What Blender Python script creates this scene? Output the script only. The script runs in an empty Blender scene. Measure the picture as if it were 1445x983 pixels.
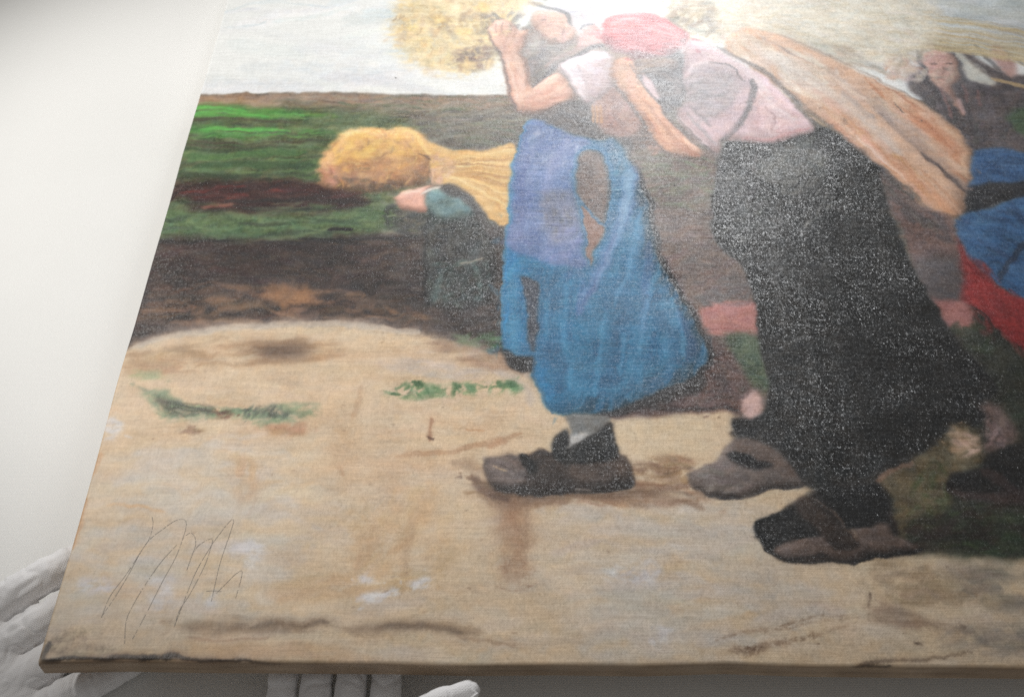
import bpy, bmesh, math, random
import numpy as np
from mathutils import Matrix, Vector, noise as mnoise

scene = bpy.context.scene
COL = scene.collection
R = math.radians
rng = np.random.default_rng(11)
random.seed(5)

# ------------------------------------------------------------------ frame of the painting
# Painting frame: x to the right along the lower edge, y away from the viewer, z out of the paint.
PW, PH, PT, PR = 0.92, 0.73, 0.0145, 0.0022          # width, height, thickness, edge radius
TILT = R(3.6)                                          # near edge is lifted by the hands
M = Matrix.Translation((0, 0, 0.0)) @ Matrix.Rotation(-TILT, 4, 'X')
far = M @ Vector((0, PH, -PT))
M = Matrix.Translation((0, 0, -far.z + 0.0006)) @ M

# ------------------------------------------------------------------ camera
FPX, CX, CY = 1605.0, 722.5, 491.5
CAM = np.array([0.27331748, -0.27809215, 0.62406795])
TH, RO = 0.88096022, 0.00718378
_r = np.array([1., 0, 0]); _f = np.array([0, math.cos(TH), -math.sin(TH)]); _u = np.array([0, math.sin(TH), math.cos(TH)])
AR = math.cos(RO) * _r + math.sin(RO) * _u
AU = -math.sin(RO) * _r + math.cos(RO) * _u
AF = _f
cam = bpy.data.cameras.new('camera')
cam.sensor_width = 36.0
cam.lens = 36.0 * FPX / 1445.0
cam.clip_start, cam.clip_end = 0.02, 50
cam.dof.use_dof = True
cam.dof.aperture_fstop = 11.0
camo = bpy.data.objects.new('camera', cam); COL.objects.link(camo)
mc = Matrix(((AR[0], AU[0], -AF[0], CAM[0]), (AR[1], AU[1], -AF[1], CAM[1]), (AR[2], AU[2], -AF[2], CAM[2]), (0, 0, 0, 1)))
camo.matrix_world = M @ mc
scene.camera = camo
cam.dof.focus_distance = float(np.dot(np.array([0.33, 0.20, 0]) - CAM, AF))

def on_plane(x, y, z=0.0):
    """photo pixel -> point of the painting frame at height z"""
    x = np.asarray(x, float); y = np.asarray(y, float)
    d = ((x - CX) / FPX)[..., None] * AR - ((y - CY) / FPX)[..., None] * AU + AF
    t = (z - CAM[2]) / d[..., 2]
    return CAM + t[..., None] * d

# ------------------------------------------------------------------ light
world = bpy.data.worlds.new('World'); scene.world = world
world.use_nodes = True
bg = world.node_tree.nodes['Background']
bg.inputs[0].default_value = (1.0, 0.975, 0.945, 1); bg.inputs[1].default_value = 0.205

def lamp(name, kind, loc, target, energy, color=(1, 1, 1), **kw):
    l = bpy.data.lights.new(name, kind); l.energy = energy; l.color = color
    for k, v in kw.items(): setattr(l, k, v)
    o = bpy.data.objects.new(name, l); COL.objects.link(o)
    p, t = M @ Vector(loc), M @ Vector(target)
    o.matrix_world = Matrix.Translation(p) @ (t - p).to_track_quat('-Z', 'Y').to_matrix().to_4x4()
    return o
lamp('studio_lamp', 'SPOT', (-0.71, 0.62, 1.209), (0.090, 0.424, 0), 73, (1.0, 0.985, 0.955), spot_size=R(38.4), spot_blend=0.80, shadow_soft_size=0.06)
lamp('raking_lamp', 'SPOT', (0.51, 1.63, 0.455), (0.49, 0.70, 0), 68, (0.97, 0.985, 1.0), spot_size=R(54), spot_blend=1.0, shadow_soft_size=0.2)

scene.view_settings.view_transform = 'Standard'
scene.view_settings.look = 'None'
scene.view_settings.exposure = 0.0
scene.view_settings.gamma = 1.0
scene.render.film_transparent = False
scene.cycles.use_denoising = False

# ------------------------------------------------------------------ helpers
def link(name, me, mat=None, parent=None, matrix=None):
    o = bpy.data.objects.new(name, me); COL.objects.link(o)
    if mat: me.materials.append(mat)
    if parent is not None: o.parent = parent
    if matrix is not None: o.matrix_world = matrix
    return o
def material(name):
    m = bpy.data.materials.new(name); m.use_nodes = True
    nt = m.node_tree
    return m, nt, nt.nodes['Principled BSDF']
def node(nt, t, **kw):
    n = nt.nodes.new(t)
    for k, v in kw.items(): setattr(n, k, v)
    return n
def mth(nt, op, a, b=None, c=None):
    n = nt.nodes.new('ShaderNodeMath'); n.operation = op
    for i, v in enumerate((a, b, c)):
        if v is None: continue
        if isinstance(v, (int, float)): n.inputs[i].default_value = v
        else: nt.links.new(v, n.inputs[i])
    return n.outputs[0]
def noise_tex(nt, vec, scale, detail=3, rough=0.5):
    n = nt.nodes.new('ShaderNodeTexNoise'); n.inputs['Scale'].default_value = scale
    n.inputs['Detail'].default_value = detail; n.inputs['Roughness'].default_value = rough
    nt.links.new(vec, n.inputs['Vector']); return n.outputs[0]
def mapped(nt, vec, sc):
    n = nt.nodes.new('ShaderNodeMapping'); n.inputs['Scale'].default_value = sc
    nt.links.new(vec, n.inputs['Vector']); return n.outputs[0]
def weave(nt, vec, period, wob=1.2):
    """woven threads: over-under of two sine families, slightly wandering"""
    s = nt.nodes.new('ShaderNodeSeparateXYZ'); nt.links.new(vec, s.inputs[0])
    k = 2 * math.pi / period
    nx = noise_tex(nt, mapped(nt, vec, (1, 0.12, 1)), 260, 2); ny = noise_tex(nt, mapped(nt, vec, (0.12, 1, 1)), 260, 2)
    ax = mth(nt, 'ADD', mth(nt, 'MULTIPLY', s.outputs[0], k), mth(nt, 'MULTIPLY', nx, wob * 4))
    ay = mth(nt, 'ADD', mth(nt, 'MULTIPLY', s.outputs[1], k), mth(nt, 'MULTIPLY', ny, wob * 4))
    sx = mth(nt, 'ABSOLUTE', mth(nt, 'SINE', mth(nt, 'MULTIPLY', ax, .5))); sy = mth(nt, 'ABSOLUTE', mth(nt, 'SINE', mth(nt, 'MULTIPLY', ay, .5)))
    chk = mth(nt, 'MULTIPLY', mth(nt, 'COSINE', mth(nt, 'MULTIPLY', ax, .5)), mth(nt, 'COSINE', mth(nt, 'MULTIPLY', ay, .5)))
    return mth(nt, 'ADD', mth(nt, 'ADD', sx, sy), mth(nt, 'MULTIPLY', chk, .6))
def bump(nt, h, strength, dist):
    b = nt.nodes.new('ShaderNodeBump'); b.inputs['Strength'].default_value = strength; b.inputs['Distance'].default_value = dist
    nt.links.new(h, b.inputs['Height']); return b.outputs[0]

# ------------------------------------------------------------------ table
tm, nt, pb = material('white_table_cloth')
tc = node(nt, 'ShaderNodeTexCoord').outputs['Object']
ramp = node(nt, 'ShaderNodeMix', data_type='RGBA')
ramp.inputs['A'].default_value = (0.80, 0.795, 0.77, 1); ramp.inputs['B'].default_value = (0.86, 0.855, 0.835, 1)
nt.links.new(noise_tex(nt, tc, 9, 5, .6), ramp.inputs['Factor']); nt.links.new(ramp.outputs['Result'], pb.inputs['Base Color'])
pb.inputs['Roughness'].default_value = 0.62
pb.inputs['Specular IOR Level'].default_value = 0.3
hh = mth(nt, 'ADD', mth(nt, 'MULTIPLY', weave(nt, tc, 0.0011), 0.5), noise_tex(nt, tc, 700, 3))
nt.links.new(bump(nt, hh, 0.35, 0.00025), pb.inputs['Normal'])
bm = bmesh.new()
bmesh.ops.create_grid(bm, x_segments=60, y_segments=60, size=1.6)
for v in bm.verts:
    v.co.z = -0.0004 + 0.0004 * mnoise.noise(v.co * 3.1)
me = bpy.data.meshes.new('table_surface'); bm.to_mesh(me); bm.free()
for p in me.polygons: p.use_smooth = True
t = link('table_surface', me, tm); t.location = (0.2, 0.4, -0.0006)
t['kind'] = 'structure'

# ================================================================== the paint layer
# Colours and relief of the oil paint are laid down stroke by stroke in the plane of the canvas.
RES = 0.0006
U0, V0 = -0.02, -0.02
NW, NH = int((PW + 0.04) / RES), int((PH + 0.04) / RES)
img = np.zeros((NH, NW, 3), np.float32)
relief = np.zeros((NH, NW), np.float32)
gloss = np.full((NH, NW), 0.5, np.float32)

def field(sx, sy, seed, w=NW, h=NH):
    """smooth value noise 0..1 with cell sizes sx, sy in metres"""
    g = np.random.default_rng(seed)
    nx, ny = max(2, int(w * RES / sx) + 3), max(2, int(h * RES / sy) + 3)
    a = g.random((ny, nx)).astype(np.float32)
    def itp(a, n, cell):
        p = np.arange(n) * RES / cell; i = p.astype(int); f = p - i; f = (f * f * (3 - 2 * f)).astype(np.float32)
        return a[i] * (1 - f)[:, None] + a[i + 1] * f[:, None]
    a = itp(a, h, sy); a = itp(a.T.copy(), w, sx).T
    return np.ascontiguousarray(a)
N_big = field(.05, .04, 1); N_mid = field(.014, .011, 2); N_sm = field(.005, .004, 3); N_fine = field(.0016, .0016, 4)
N_h = field(.022, .0014, 5); N_v = field(.0014, .022, 6); N_h2 = field(.05, .004, 7); N_v2 = field(.004, .04, 8)
N_px = rng.random((NH, NW)).astype(np.float32)
_yy, _xx = (a.astype(np.float32) + .5 for a in np.mgrid[0:NH, 0:NW])
TOOTH = np.clip(0.40 * N_px + 0.33 * field(.004, .0011, 9) + 0.33 * field(.0011, .004, 10), 0, 1)

def px(pts):
    a = np.asarray(pts, float); q = on_plane(a[:, 0], a[:, 1])
    return np.stack([(q[:, 0] - U0) / RES, (q[:, 1] - V0) / RES], 1)
def unit(pts):
    """raster cells per photo pixel near these points"""
    a = np.asarray(pts, float).mean(0); q = px([a, a + (1, 0)])
    return float(np.hypot(*(q[1] - q[0])))
def smooth_closed(p, k=6):
    n = len(p); out = []
    for i in range(n):
        a, b, c, d = p[i - 1], p[i], p[(i + 1) % n], p[(i + 2) % n]
        for j in range(k):
            t = j / k
            out.append(.5 * (2 * b + (c - a) * t + (2 * a - 5 * b + 4 * c - d) * t * t + (3 * b - a - 3 * c + d) * t ** 3))
    return np.array(out)
def smooth_open(p, k=8):
    p = np.asarray(p, float)
    if len(p) < 3:
        t = np.linspace(0, 1, k)[:, None]; return p[0] * (1 - t) + p[-1] * t
    q = np.vstack([2 * p[0] - p[1], p, 2 * p[-1] - p[-2]]); out = []
    for i in range(1, len(q) - 2):
        a, b, c, d = q[i - 1], q[i], q[i + 1], q[i + 2]
        for j in range(k):
            t = j / k
            out.append(.5 * (2 * b + (c - a) * t + (2 * a - 5 * b + 4 * c - d) * t * t + (3 * b - a - 3 * c + d) * t ** 3))
    out.append(q[-2]); return np.array(out)
def boxblur(a, r):
    r = int(r)
    if r < 1: return a
    for ax in (0, 1):
        p = np.pad(a, [(r + 1, r) if i == ax else (0, 0) for i in (0, 1)], mode='edge')
        c = np.cumsum(p, axis=ax, dtype=np.float64)
        n = a.shape[ax]
        a = ((c[2 * r + 1:2 * r + 1 + n] - c[:n]) if ax == 0 else (c[:, 2 * r + 1:2 * r + 1 + n] - c[:, :n])) / (2 * r + 1)
    return a.astype(np.float32)
def raster(poly, pad):
    """coverage of a polygon inside its padded bounding box"""
    x0 = max(0, int(poly[:, 0].min() - pad)); x1 = min(NW, int(poly[:, 0].max() + pad) + 2)
    y0 = max(0, int(poly[:, 1].min() - pad)); y1 = min(NH, int(poly[:, 1].max() + pad) + 2)
    if x1 <= x0 or y1 <= y0: return None
    m = np.zeros((y1 - y0, x1 - x0), np.float32)
    ax, ay = poly[:, 0], poly[:, 1]; bx, by = np.roll(ax, -1), np.roll(ay, -1)
    xs = np.arange(x0, x1)
    for r in range(y0, y1):
        yc = r + .5
        h = (ay <= yc) != (by <= yc)
        if not h.any(): continue
        xc = np.sort(ax[h] + (yc - ay[h]) / (by[h] - ay[h]) * (bx[h] - ax[h]))
        for k in range(0, len(xc) - 1, 2):
            m[r - y0] += np.clip(xs + 1 - xc[k], 0, 1) * np.clip(xc[k + 1] - xs, 0, 1)
    return m, (slice(y0, y1), slice(x0, x1))
def lay(sl, a, col, tex=.05, lift=.3, gl=None, vert=False):
    c = np.array(col, np.float32) / 255
    n = ((N_mid[sl] - .5) * .5 + ((N_v if vert else N_h)[sl] - .5) * .4 + (N_fine[sl] - .5) * .5 + (N_px[sl] - .5) * .25) * tex * 2
    hue = ((N_sm[sl] - .5) * tex)[..., None] * np.array([.5, 0, -.5], np.float32)
    a3 = a[..., None]
    img[sl] = img[sl] * (1 - a3) + np.clip(c + n[..., None] + hue, 0, 1) * a3
    relief[sl] += lift * a * ((N_v if vert else N_h)[sl] - .4)
    if gl is not None: gloss[sl] = gloss[sl] * (1 - a) + gl * a
def poly(pts, col, f=2.5, op=1., rag=.25, tex=.05, sharp=False, dry=0., lift=.25, gl=None, vert=False, vol=None):
    s = unit(pts); p = px(pts)
    if not sharp: p = smooth_closed(p)
    fr = f * s * 1.7
    q = raster(p, fr * 2.5 + 3)
    if q is None: return
    m, sl = q
    m = boxblur(boxblur(boxblur(m, fr * .6), fr * .6), fr * .5)
    if rag: m = np.clip(m + (rag + .35) * (N_sm[sl] * .4 + N_fine[sl] * .2 + TOOTH[sl] * .4 - .5) * 1.3 * (4 * m * (1 - m)), 0, 1)
    if dry: m = m * np.clip((m * (1.55 - dry) + dry * .25 - TOOTH[sl] * dry) / .25, 0, 1)
    if vol:                                            # turn the form: lights on one side, darker towards the contour
        ke, kd, rad, ang = vol; rr = max(2, rad * s)
        mb = boxblur(boxblur(boxblur(m, rr * .6), rr * .5), rr * .4)
        d = max(1, int(rr * .7)); dx, dy = int(round(d * math.cos(R(ang)))), int(round(d * math.sin(R(ang))))
        sh = lambda a, p, q_: np.roll(np.roll(a, p, 1), q_, 0)
        dirn = sh(mb, dx, dy) - sh(mb, -dx, -dy)        # >0 on the side away from the light
        g = 1 - ke * np.clip(1 - mb, 0, 1) ** 1.3 - kd * dirn + (N_sm[sl] * .5 + N_mid[sl] * .5 - .5) * .10
        warm = np.stack([g ** .88, g, g ** 1.10], -1)
        lay(sl, m * op, col, tex * 1.3, lift, gl, vert)
        a3 = (m * op)[..., None]
        img[sl] = img[sl] * (1 - a3) + np.clip(img[sl] * warm, 0, 1) * a3
        return
    lay(sl, m * op, col, tex * 1.3, lift, gl, vert)
def stroke(pts, w, col, op=1., dry=.25, w2=None, soft=.7, tex=.05, lift=.5, gl=None, taper=True, k=8):
    s = unit(pts); p = smooth_open(px(pts), k); w2 = w if w2 is None else w2
    W = max(w, w2) * s
    x0 = max(0, int(p[:, 0].min() - W - 2)); x1 = min(NW, int(p[:, 0].max() + W + 3))
    y0 = max(0, int(p[:, 1].min() - W - 2)); y1 = min(NH, int(p[:, 1].max() + W + 3))
    if x1 <= x0 or y1 <= y0: return
    sl = (slice(y0, y1), slice(x0, x1))
    X = _xx[sl]; Y = _yy[sl]
    best = np.full(X.shape, 1e9, np.float32); n = len(p) - 1
    par = np.zeros_like(best)
    for i in range(n):
        d = p[i + 1] - p[i]; L = d @ d + 1e-9
        gx = X - np.float32(p[i, 0]); gy = Y - np.float32(p[i, 1])
        t = np.clip((gx * np.float32(d[0]) + gy * np.float32(d[1])) / np.float32(L), 0, 1)
        dd = np.sqrt((gx - t * np.float32(d[0])) ** 2 + (gy - t * np.float32(d[1])) ** 2)
        k = dd < best; best = np.where(k, dd, best); par = np.where(k, (i + t) / n, par)
    ww = (w + (w2 - w) * par) * s * .5
    if taper: ww = ww * np.clip(np.minimum(par, 1 - par) * 7 + .45, 0, 1)
    ww = np.maximum(ww, .55)
    m = np.clip((ww - best) / np.maximum(ww * soft, .9) + .5, 0, 1)
    if dry: m = m * np.clip((1.25 - dry - TOOTH[sl] * dry * 1.3 - .35 * dry * par + (1 - best / np.maximum(ww, .5)) * .3) / .45, 0, 1)
    lay(sl, (m * op).astype(np.float32), col, tex, lift, gl)
def scumble(pts, cols, n, L, w, ang, op=.5, jit=12, dry=.4, seed=0, colj=8, clip=5):
    """many short strokes of several mixed colours, kept inside an outline"""
    g = np.random.default_rng(seed + 77)
    a = np.asarray(pts, float); s = unit(pts)
    q = raster(smooth_closed(px(pts)), 3)
    if q is None: return
    m, sl = q; m = boxblur(m, clip * s)
    keep = img[sl].copy(); kr = relief[sl].copy()
    lo, hi = a.min(0), a.max(0); done = 0; tries = 0
    while done < n and tries < n * 12:
        tries += 1
        x, y = lo + (hi - lo) * g.random(2)
        c = px([(x, y)])[0]; ix, iy = int(c[0]) - sl[1].start, int(c[1]) - sl[0].start
        if not (0 <= ix < m.shape[1] and 0 <= iy < m.shape[0]) or m[iy, ix] < .35: continue
        done += 1
        an = R(ang + g.normal() * jit); l = L * (.5 + g.random()); cc = np.array(cols[g.integers(len(cols))]) + g.normal(size=3) * colj * .4 + g.normal() * colj
        dx, dy = math.cos(an) * l / 2, -math.sin(an) * l / 2
        b = (g.random() - .5) * l * .15
        stroke([(x - dx, y - dy), (x + b * .3, y + b), (x + dx, y + dy)], w * (.5 + g.random()), cc, op * (.5 + .5 * g.random()), dry, k=3, lift=1.1)
    m3 = m[..., None]
    img[sl] = keep * (1 - m3) + img[sl] * m3; relief[sl] = kr * (1 - m) + relief[sl] * m

BOX = lambda x0, y0, x1, y1: [(x0, y0), (x1, y0), (x1, y1), (x0, y1)]
#PAINT_BEGIN
# ---- sky
img[:] = np.array((233, 234, 231)) / 255
scumble(BOX(150, -200, 1900, 150), [(222, 225, 225), (236, 236, 233), (228, 229, 226), (212, 218, 221)], 260, 150, 22, 2, .45, 6, .35, 1, 5)
scumble(BOX(320, -10, 720, 40), [(200, 214, 220), (214, 222, 226)], 26, 90, 10, 3, .5, 6, .5, 2, 4)
scumble(BOX(1150, -120, 1900, 70), [(178, 184, 184), (190, 194, 192)], 90, 150, 26, 1, .6, 6, .3, 3, 4)
# ---- field
poly([(100, 142), (300, 133), (420, 131), (560, 134), (720, 134), (1100, 138), (2000, 150), (2000, 820), (100, 820)], (104, 94, 80), 1.8, sharp=True, tex=.08)
poly([(270, 136), (420, 133), (560, 136), (720, 136), (720, 150), (480, 156), (270, 150)], (158, 128, 106), 3, .9, tex=.08)
poly([(270, 140), (360, 142), (400, 150), (330, 158), (268, 152)], (196, 150, 116), 5, .7)
scumble(BOX(400, 138, 730, 215), [(120, 116, 96), (138, 128, 112), (96, 108, 76), (150, 138, 122), (92, 84, 76)], 300, 46, 5, 2, .55, 7, .5, 4)
poly([(262, 160), (300, 148), (420, 152), (560, 165), (600, 210), (560, 300), (420, 330), (220, 340), (215, 300)], (86, 104, 62), 9, .9, tex=.1)
scumble(BOX(215, 160, 470, 345), [(84, 122, 58), (60, 96, 48), (104, 112, 70), (70, 70, 50), (92, 132, 66)], 260, 60, 6, 1, .5, 5, .5, 5)
scumble([(262, 152), (330, 150), (452, 160), (440, 168), (262, 168)], [(76, 154, 58), (100, 172, 76), (66, 128, 50), (112, 150, 74)], 60, 54, 5, -1, .6, 3, .45, 801)
scumble([(272, 178), (350, 176), (450, 183), (440, 194), (272, 194)], [(74, 150, 58), (88, 160, 68), (62, 118, 50), (90, 96, 62)], 60, 54, 5, -1, .6, 3, .45, 802)
for a in ([(268, 171), (340, 168), (420, 174)], [(262, 200), (350, 203), (460, 198)], [(250, 206), (330, 208), (400, 205)]):
    stroke(a, 6, (82, 68, 50), .6, .5, 5)
for a in ([(264, 154), (300, 153), (350, 158)], [(262, 162), (310, 160), (380, 164)], [(284, 183), (340, 182), (410, 186)]): stroke(a, 7, (88, 196, 72), .6, .35, 4, soft=1.2)
for a in ([(255, 212), (320, 212), (420, 206)], [(250, 245), (330, 248), (440, 246)], [(240, 252), (300, 250), (380, 254)]): stroke(a, 7, (44, 62, 36), .55, .4, soft=1.5)
stroke([(265, 222), (330, 220), (430, 214)], 16, (74, 116, 58), .7, .35); stroke([(275, 236), (350, 232), (450, 236)], 14, (50, 86, 44), .7, .35)
poly([(232, 262), (300, 256), (420, 254), (470, 262), (520, 285), (470, 306), (330, 300), (230, 295)], (74, 34, 30), 6, .92, tex=.08)
for a in ([(252, 272), (300, 270), (350, 275)], [(300, 266), (345, 264)], [(375, 270), (410, 268), (450, 272)], [(260, 280), (340, 281)]):
    stroke(a, 9, (138, 42, 32), .8, .4)
scumble(BOX(250, 258, 500, 300), [(60, 26, 26), (96, 40, 34), (40, 28, 28)], 60, 50, 6, 1, .6, 5, .5, 7)
for a in ([(320, 284), (420, 282), (520, 286)], [(330, 292), (420, 296), (510, 292)]): stroke(a, 8, (44, 34, 32), .8, .35)
stroke([(282, 294), (330, 290)], 7, (164, 84, 70), .8, .4)
poly([(232, 290), (270, 280), (262, 300), (320, 304), (430, 302), (540, 290), (560, 318), (470, 332), (330, 340), (225, 336)], (80, 108, 62), 6, .85, tex=.1)
scumble(BOX(225, 286, 560, 340), [(64, 100, 52), (90, 116, 72), (52, 70, 46), (104, 120, 82)], 130, 50, 6, 1, .5, 5, .5, 8)
poly([(215, 345), (330, 340), (470, 335), (600, 330), (720, 330), (720, 500), (560, 480), (420, 462), (300, 466), (170, 505)], (60, 44, 39), 6, .95, tex=.09)
scumble(BOX(180, 338, 600, 470), [(56, 38, 36), (80, 56, 46), (46, 36, 36), (72, 48, 50), (92, 66, 50)], 330, 40, 7, 1, .5, 12, .5, 9)
scumble([(230, 400), (420, 405), (600, 420), (600, 455), (420, 452), (200, 465)], [(132, 94, 66), (112, 82, 60), (150, 108, 74)], 120, 40, 9, 2, .5, 10, .5, 10)
poly([(365, 415), (400, 402), (440, 408), (445, 425), (395, 432)], (168, 118, 76), 6, .75)
scumble(BOX(540, 190, 725, 330), [(122, 124, 108), (106, 112, 92), (140, 134, 120), (90, 92, 80)], 110, 40, 6, 1, .5, 7, .5, 11)
scumble(BOX(520, 330, 720, 470), [(84, 70, 62), (104, 86, 74), (66, 60, 56)], 120, 34, 8, 2, .5, 14, .5, 12)
stroke([(420, 335), (470, 340), (540, 338), (600, 330)], 4.5, (26, 22, 24), .85, .5)
for a in ([(200, 340), (260, 342), (330, 338)], [(360, 342), (440, 341), (520, 346)]): stroke(a, 6, (36, 32, 34), .7, .45)
stroke([(462, 327), (480, 325), (495, 324)], 6, (22, 16, 16), .95, .1)
scumble([(225, 350), (420, 345), (420, 380), (205, 400)], [(56, 30, 28), (70, 36, 32)], 60, 40, 7, 2, .5, 8, .5, 13)
scumble([(640, 470), (710, 472), (712, 498), (650, 490)], [(60, 110, 56), (78, 120, 70)], 26, 22, 6, 5, .7, 14, .4, 14)
# behind the women
poly([(880, 190), (1010, 200), (1020, 300), (1070, 430), (1080, 590), (940, 560), (900, 300)], (112, 92, 82), 6, 1, tex=.08)
scumble([(890, 205), (1010, 210), (1020, 290), (930, 300)], [(104, 116, 82), (96, 104, 80), (120, 112, 96)], 60, 30, 8, 2, .6, 12, .5, 15)
scumble([(920, 290), (1015, 290), (1060, 420), (960, 420)], [(122, 92, 84), (104, 82, 76), (92, 80, 80)], 90, 34, 8, 4, .5, 14, .5, 16)
# ---- sandy ground
G = [(60, 520), (150, 502), (195, 488), (250, 472), (320, 462), (420, 455), (520, 461), (600, 472), (650, 490), (700, 502), (740, 525), (800, 590), (1030, 575), (1080, 680), (1240, 690), (1300, 760), (1500, 790), (2000, 800), (2000, 1150), (-200, 1150)]
poly(G, (213, 187, 154), 6, 1, .4, .045, sharp=True)
scumble([(150, 500), (420, 462), (640, 490), (740, 540), (780, 640), (700, 700), (110, 700)], [(220, 188, 152), (210, 178, 142), (222, 196, 164), (206, 178, 148), (214, 182, 146)], 420, 70, 14, 1, .34, 10, .4, 20, 4, 9)
scumble([(80, 660), (760, 640), (1080, 700), (1445, 800), (1600, 960), (40, 960)], [(210, 189, 164), (203, 186, 167), (215, 192, 160), (205, 190, 175), (211, 184, 150)], 620, 80, 18, 1, .34, 12, .4, 21, 4, 9)
scumble([(90, 690), (330, 600), (420, 660), (420, 790), (330, 880), (80, 880)], [(204, 192, 178), (198, 188, 176), (210, 200, 188)], 120, 60, 14, 2, .5, 10, .45, 22, 4)
scumble([(800, 700), (1050, 710), (1100, 800), (1200, 860), (950, 930), (800, 900)], [(208, 196, 182), (202, 190, 178)], 130, 80, 16, 1, .45, 10, .45, 23, 4)
# rim of the path and its shadows
for a in ([(188, 492), (230, 478), (290, 468), (350, 462)], [(340, 461), (430, 456), (520, 462), (590, 470)]): stroke(a, 12, (206, 190, 170), .85, .35)
stroke([(175, 505), (240, 494), (320, 478)], 8, (188, 160, 128), .6, .4)
stroke([(190, 486), (240, 468), (330, 456), (420, 450)], 15, (150, 130, 118), .45, .3, soft=1.8); stroke([(400, 450), (500, 453), (600, 466), (690, 492)], 16, (158, 138, 126), .45, .3, soft=1.8)
stroke([(640, 492), (700, 505), (745, 530)], 18, (176, 156, 142), .5, .3, soft=1.8); stroke([(690, 520), (740, 545), (752, 570)], 12, (176, 164, 158), .5, .4, soft=1.6)
stroke([(180, 520), (260, 505), (340, 495)], 22, (188, 152, 116), .4, .4, soft=1.8); stroke([(450, 505), (560, 500), (640, 510)], 20, (196, 160, 126), .4, .4, soft=1.8)
scumble([(180, 500), (330, 482), (470, 480), (480, 505), (330, 520), (170, 530)], [(176, 138, 100), (190, 152, 112), (160, 124, 92)], 90, 44, 8, 2, .45, 8, .45, 24, 5)
poly([(350, 488), (400, 482), (445, 486), (430, 505), (390, 508), (352, 500)], (124, 96, 74), 8, .75); poly([(368, 494), (420, 490), (424, 504), (380, 506)], (96, 74, 60), 6, .6)
scumble([(600, 482), (735, 505), (742, 530), (650, 515)], [(168, 134, 104), (180, 146, 116), (150, 120, 100)], 60, 34, 8, -6, .55, 8, .45, 25, 5)
scumble([(520, 505), (640, 510), (735, 535), (600, 535)], [(200, 180, 160), (196, 180, 166)], 40, 40, 9, -2, .5, 8, .45, 26, 4)
# grass on the path
scumble([(195, 548), (230, 548), (270, 570), (330, 575), (450, 568), (440, 588), (370, 605), (330, 590), (240, 592)], [(108, 140, 104), (124, 150, 114), (92, 120, 92), (140, 156, 120)], 130, 24, 6, 3, .6, 20, .5, 27, 6)
scumble([(215, 558), (250, 565), (300, 575), (295, 588), (250, 588)], [(84, 88, 66), (70, 80, 60), (96, 84, 66)], 50, 22, 5, -14, .7, 14, .45, 28, 6)
scumble([(340, 572), (410, 572), (410, 588), (345, 592)], [(78, 90, 72), (96, 110, 88), (66, 70, 62)], 44, 14, 4, 50, .65, 24, .45, 29, 6)
scumble([(300, 580), (325, 580), (322, 592), (300, 590)], [(110, 70, 48)], 10, 16, 5, 5, .6, 14, .4, 30)
scumble([(375, 598), (430, 594), (430, 612), (385, 612)], [(170, 120, 84), (184, 136, 98)], 26, 30, 7, 2, .55, 10, .45, 31)
scumble([(250, 598), (290, 600), (280, 612), (250, 610)], [(150, 110, 84)], 10, 22, 6, 3, .5, 10, .5, 32)
scumble([(535, 553), (575, 540), (600, 545), (690, 542), (740, 543), (735, 555), (640, 556), (560, 562)], [(84, 132, 80), (60, 106, 58), (104, 146, 98)], 90, 16, 4.5, 10, .7, 28, .45, 33, 6)
for x in (580, 588, 640, 700, 715, 722): stroke([(x, 540), (x + 8, 547)], 8, (50, 98, 52), .8, .35)
scumble([(185, 525), (230, 522), (232, 535), (190, 538)], [(160, 168, 122)], 14, 24, 6, 4, .5, 8, .5, 34)
# brown stains and marks on the ground
stroke([(612, 588), (610, 605), (606, 622)], 5, (150, 98, 66), .75, .4); stroke([(604, 618), (612, 620)], 4, (90, 56, 40), .8, .3)
stroke([(560, 645), (640, 636), (700, 622), (735, 612)], 9, (176, 130, 92), .6, .45)
stroke([(690, 630), (715, 622)], 8, (170, 120, 84), .6, .4); stroke([(655, 606), (682, 610)], 4, (186, 140, 96), .7, .4)
stroke([(495, 590), (505, 565), (510, 545)], 9, (186, 150, 116), .5, .4); stroke([(478, 660), (484, 672)], 8, (176, 136, 100), .5, .5)
scumble([(330, 640), (360, 640), (360, 720), (335, 720)], [(206, 168, 128)], 16, 26, 10, 80, .5, 14, .5, 35)
scumble([(650, 690), (900, 690), (1000, 690), (1000, 710), (760, 715)], [(150, 112, 82), (168, 128, 96), (130, 96, 72)], 70, 40, 8, -4, .5, 8, .45, 36)
scumble([(890, 655), (970, 640), (985, 690), (900, 690)], [(150, 110, 78), (120, 88, 66), (170, 130, 94)], 60, 34, 8, -8, .6, 12, .45, 37)
stroke([(900, 690), (950, 705), (995, 718)], 9, (140, 106, 80), .6, .45)
stroke([(700, 690), (722, 720), (728, 770)], 56, (170, 132, 102), .5, .4, soft=1.9); stroke([(716, 700), (728, 760), (726, 815)], 44, (160, 118, 86), .42, .5, soft=1.9); stroke([(690, 698), (720, 712), (748, 708)], 26, (128, 96, 74), .6, .35, soft=1.8)
scumble([(690, 695), (745, 700), (752, 826), (700, 830), (700, 740)], [(148, 104, 72), (164, 122, 88), (134, 96, 70), (180, 140, 106)], 80, 26, 11, 86, .22, 14, .65, 38, 5, 14)
scumble([(655, 668), (690, 680), (720, 704), (690, 712)], [(104, 78, 60), (124, 94, 72)], 30, 26, 8, -25, .6, 10, .4, 39)
scumble([(700, 790), (752, 790), (750, 828), (700, 832)], [(160, 104, 70), (146, 94, 64)], 14, 22, 6, 5, .3, 10, .7, 40, 6, 12)
stroke([(704, 828), (725, 830), (750, 825)], 3, (140, 96, 68), .5, .6)
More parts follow.
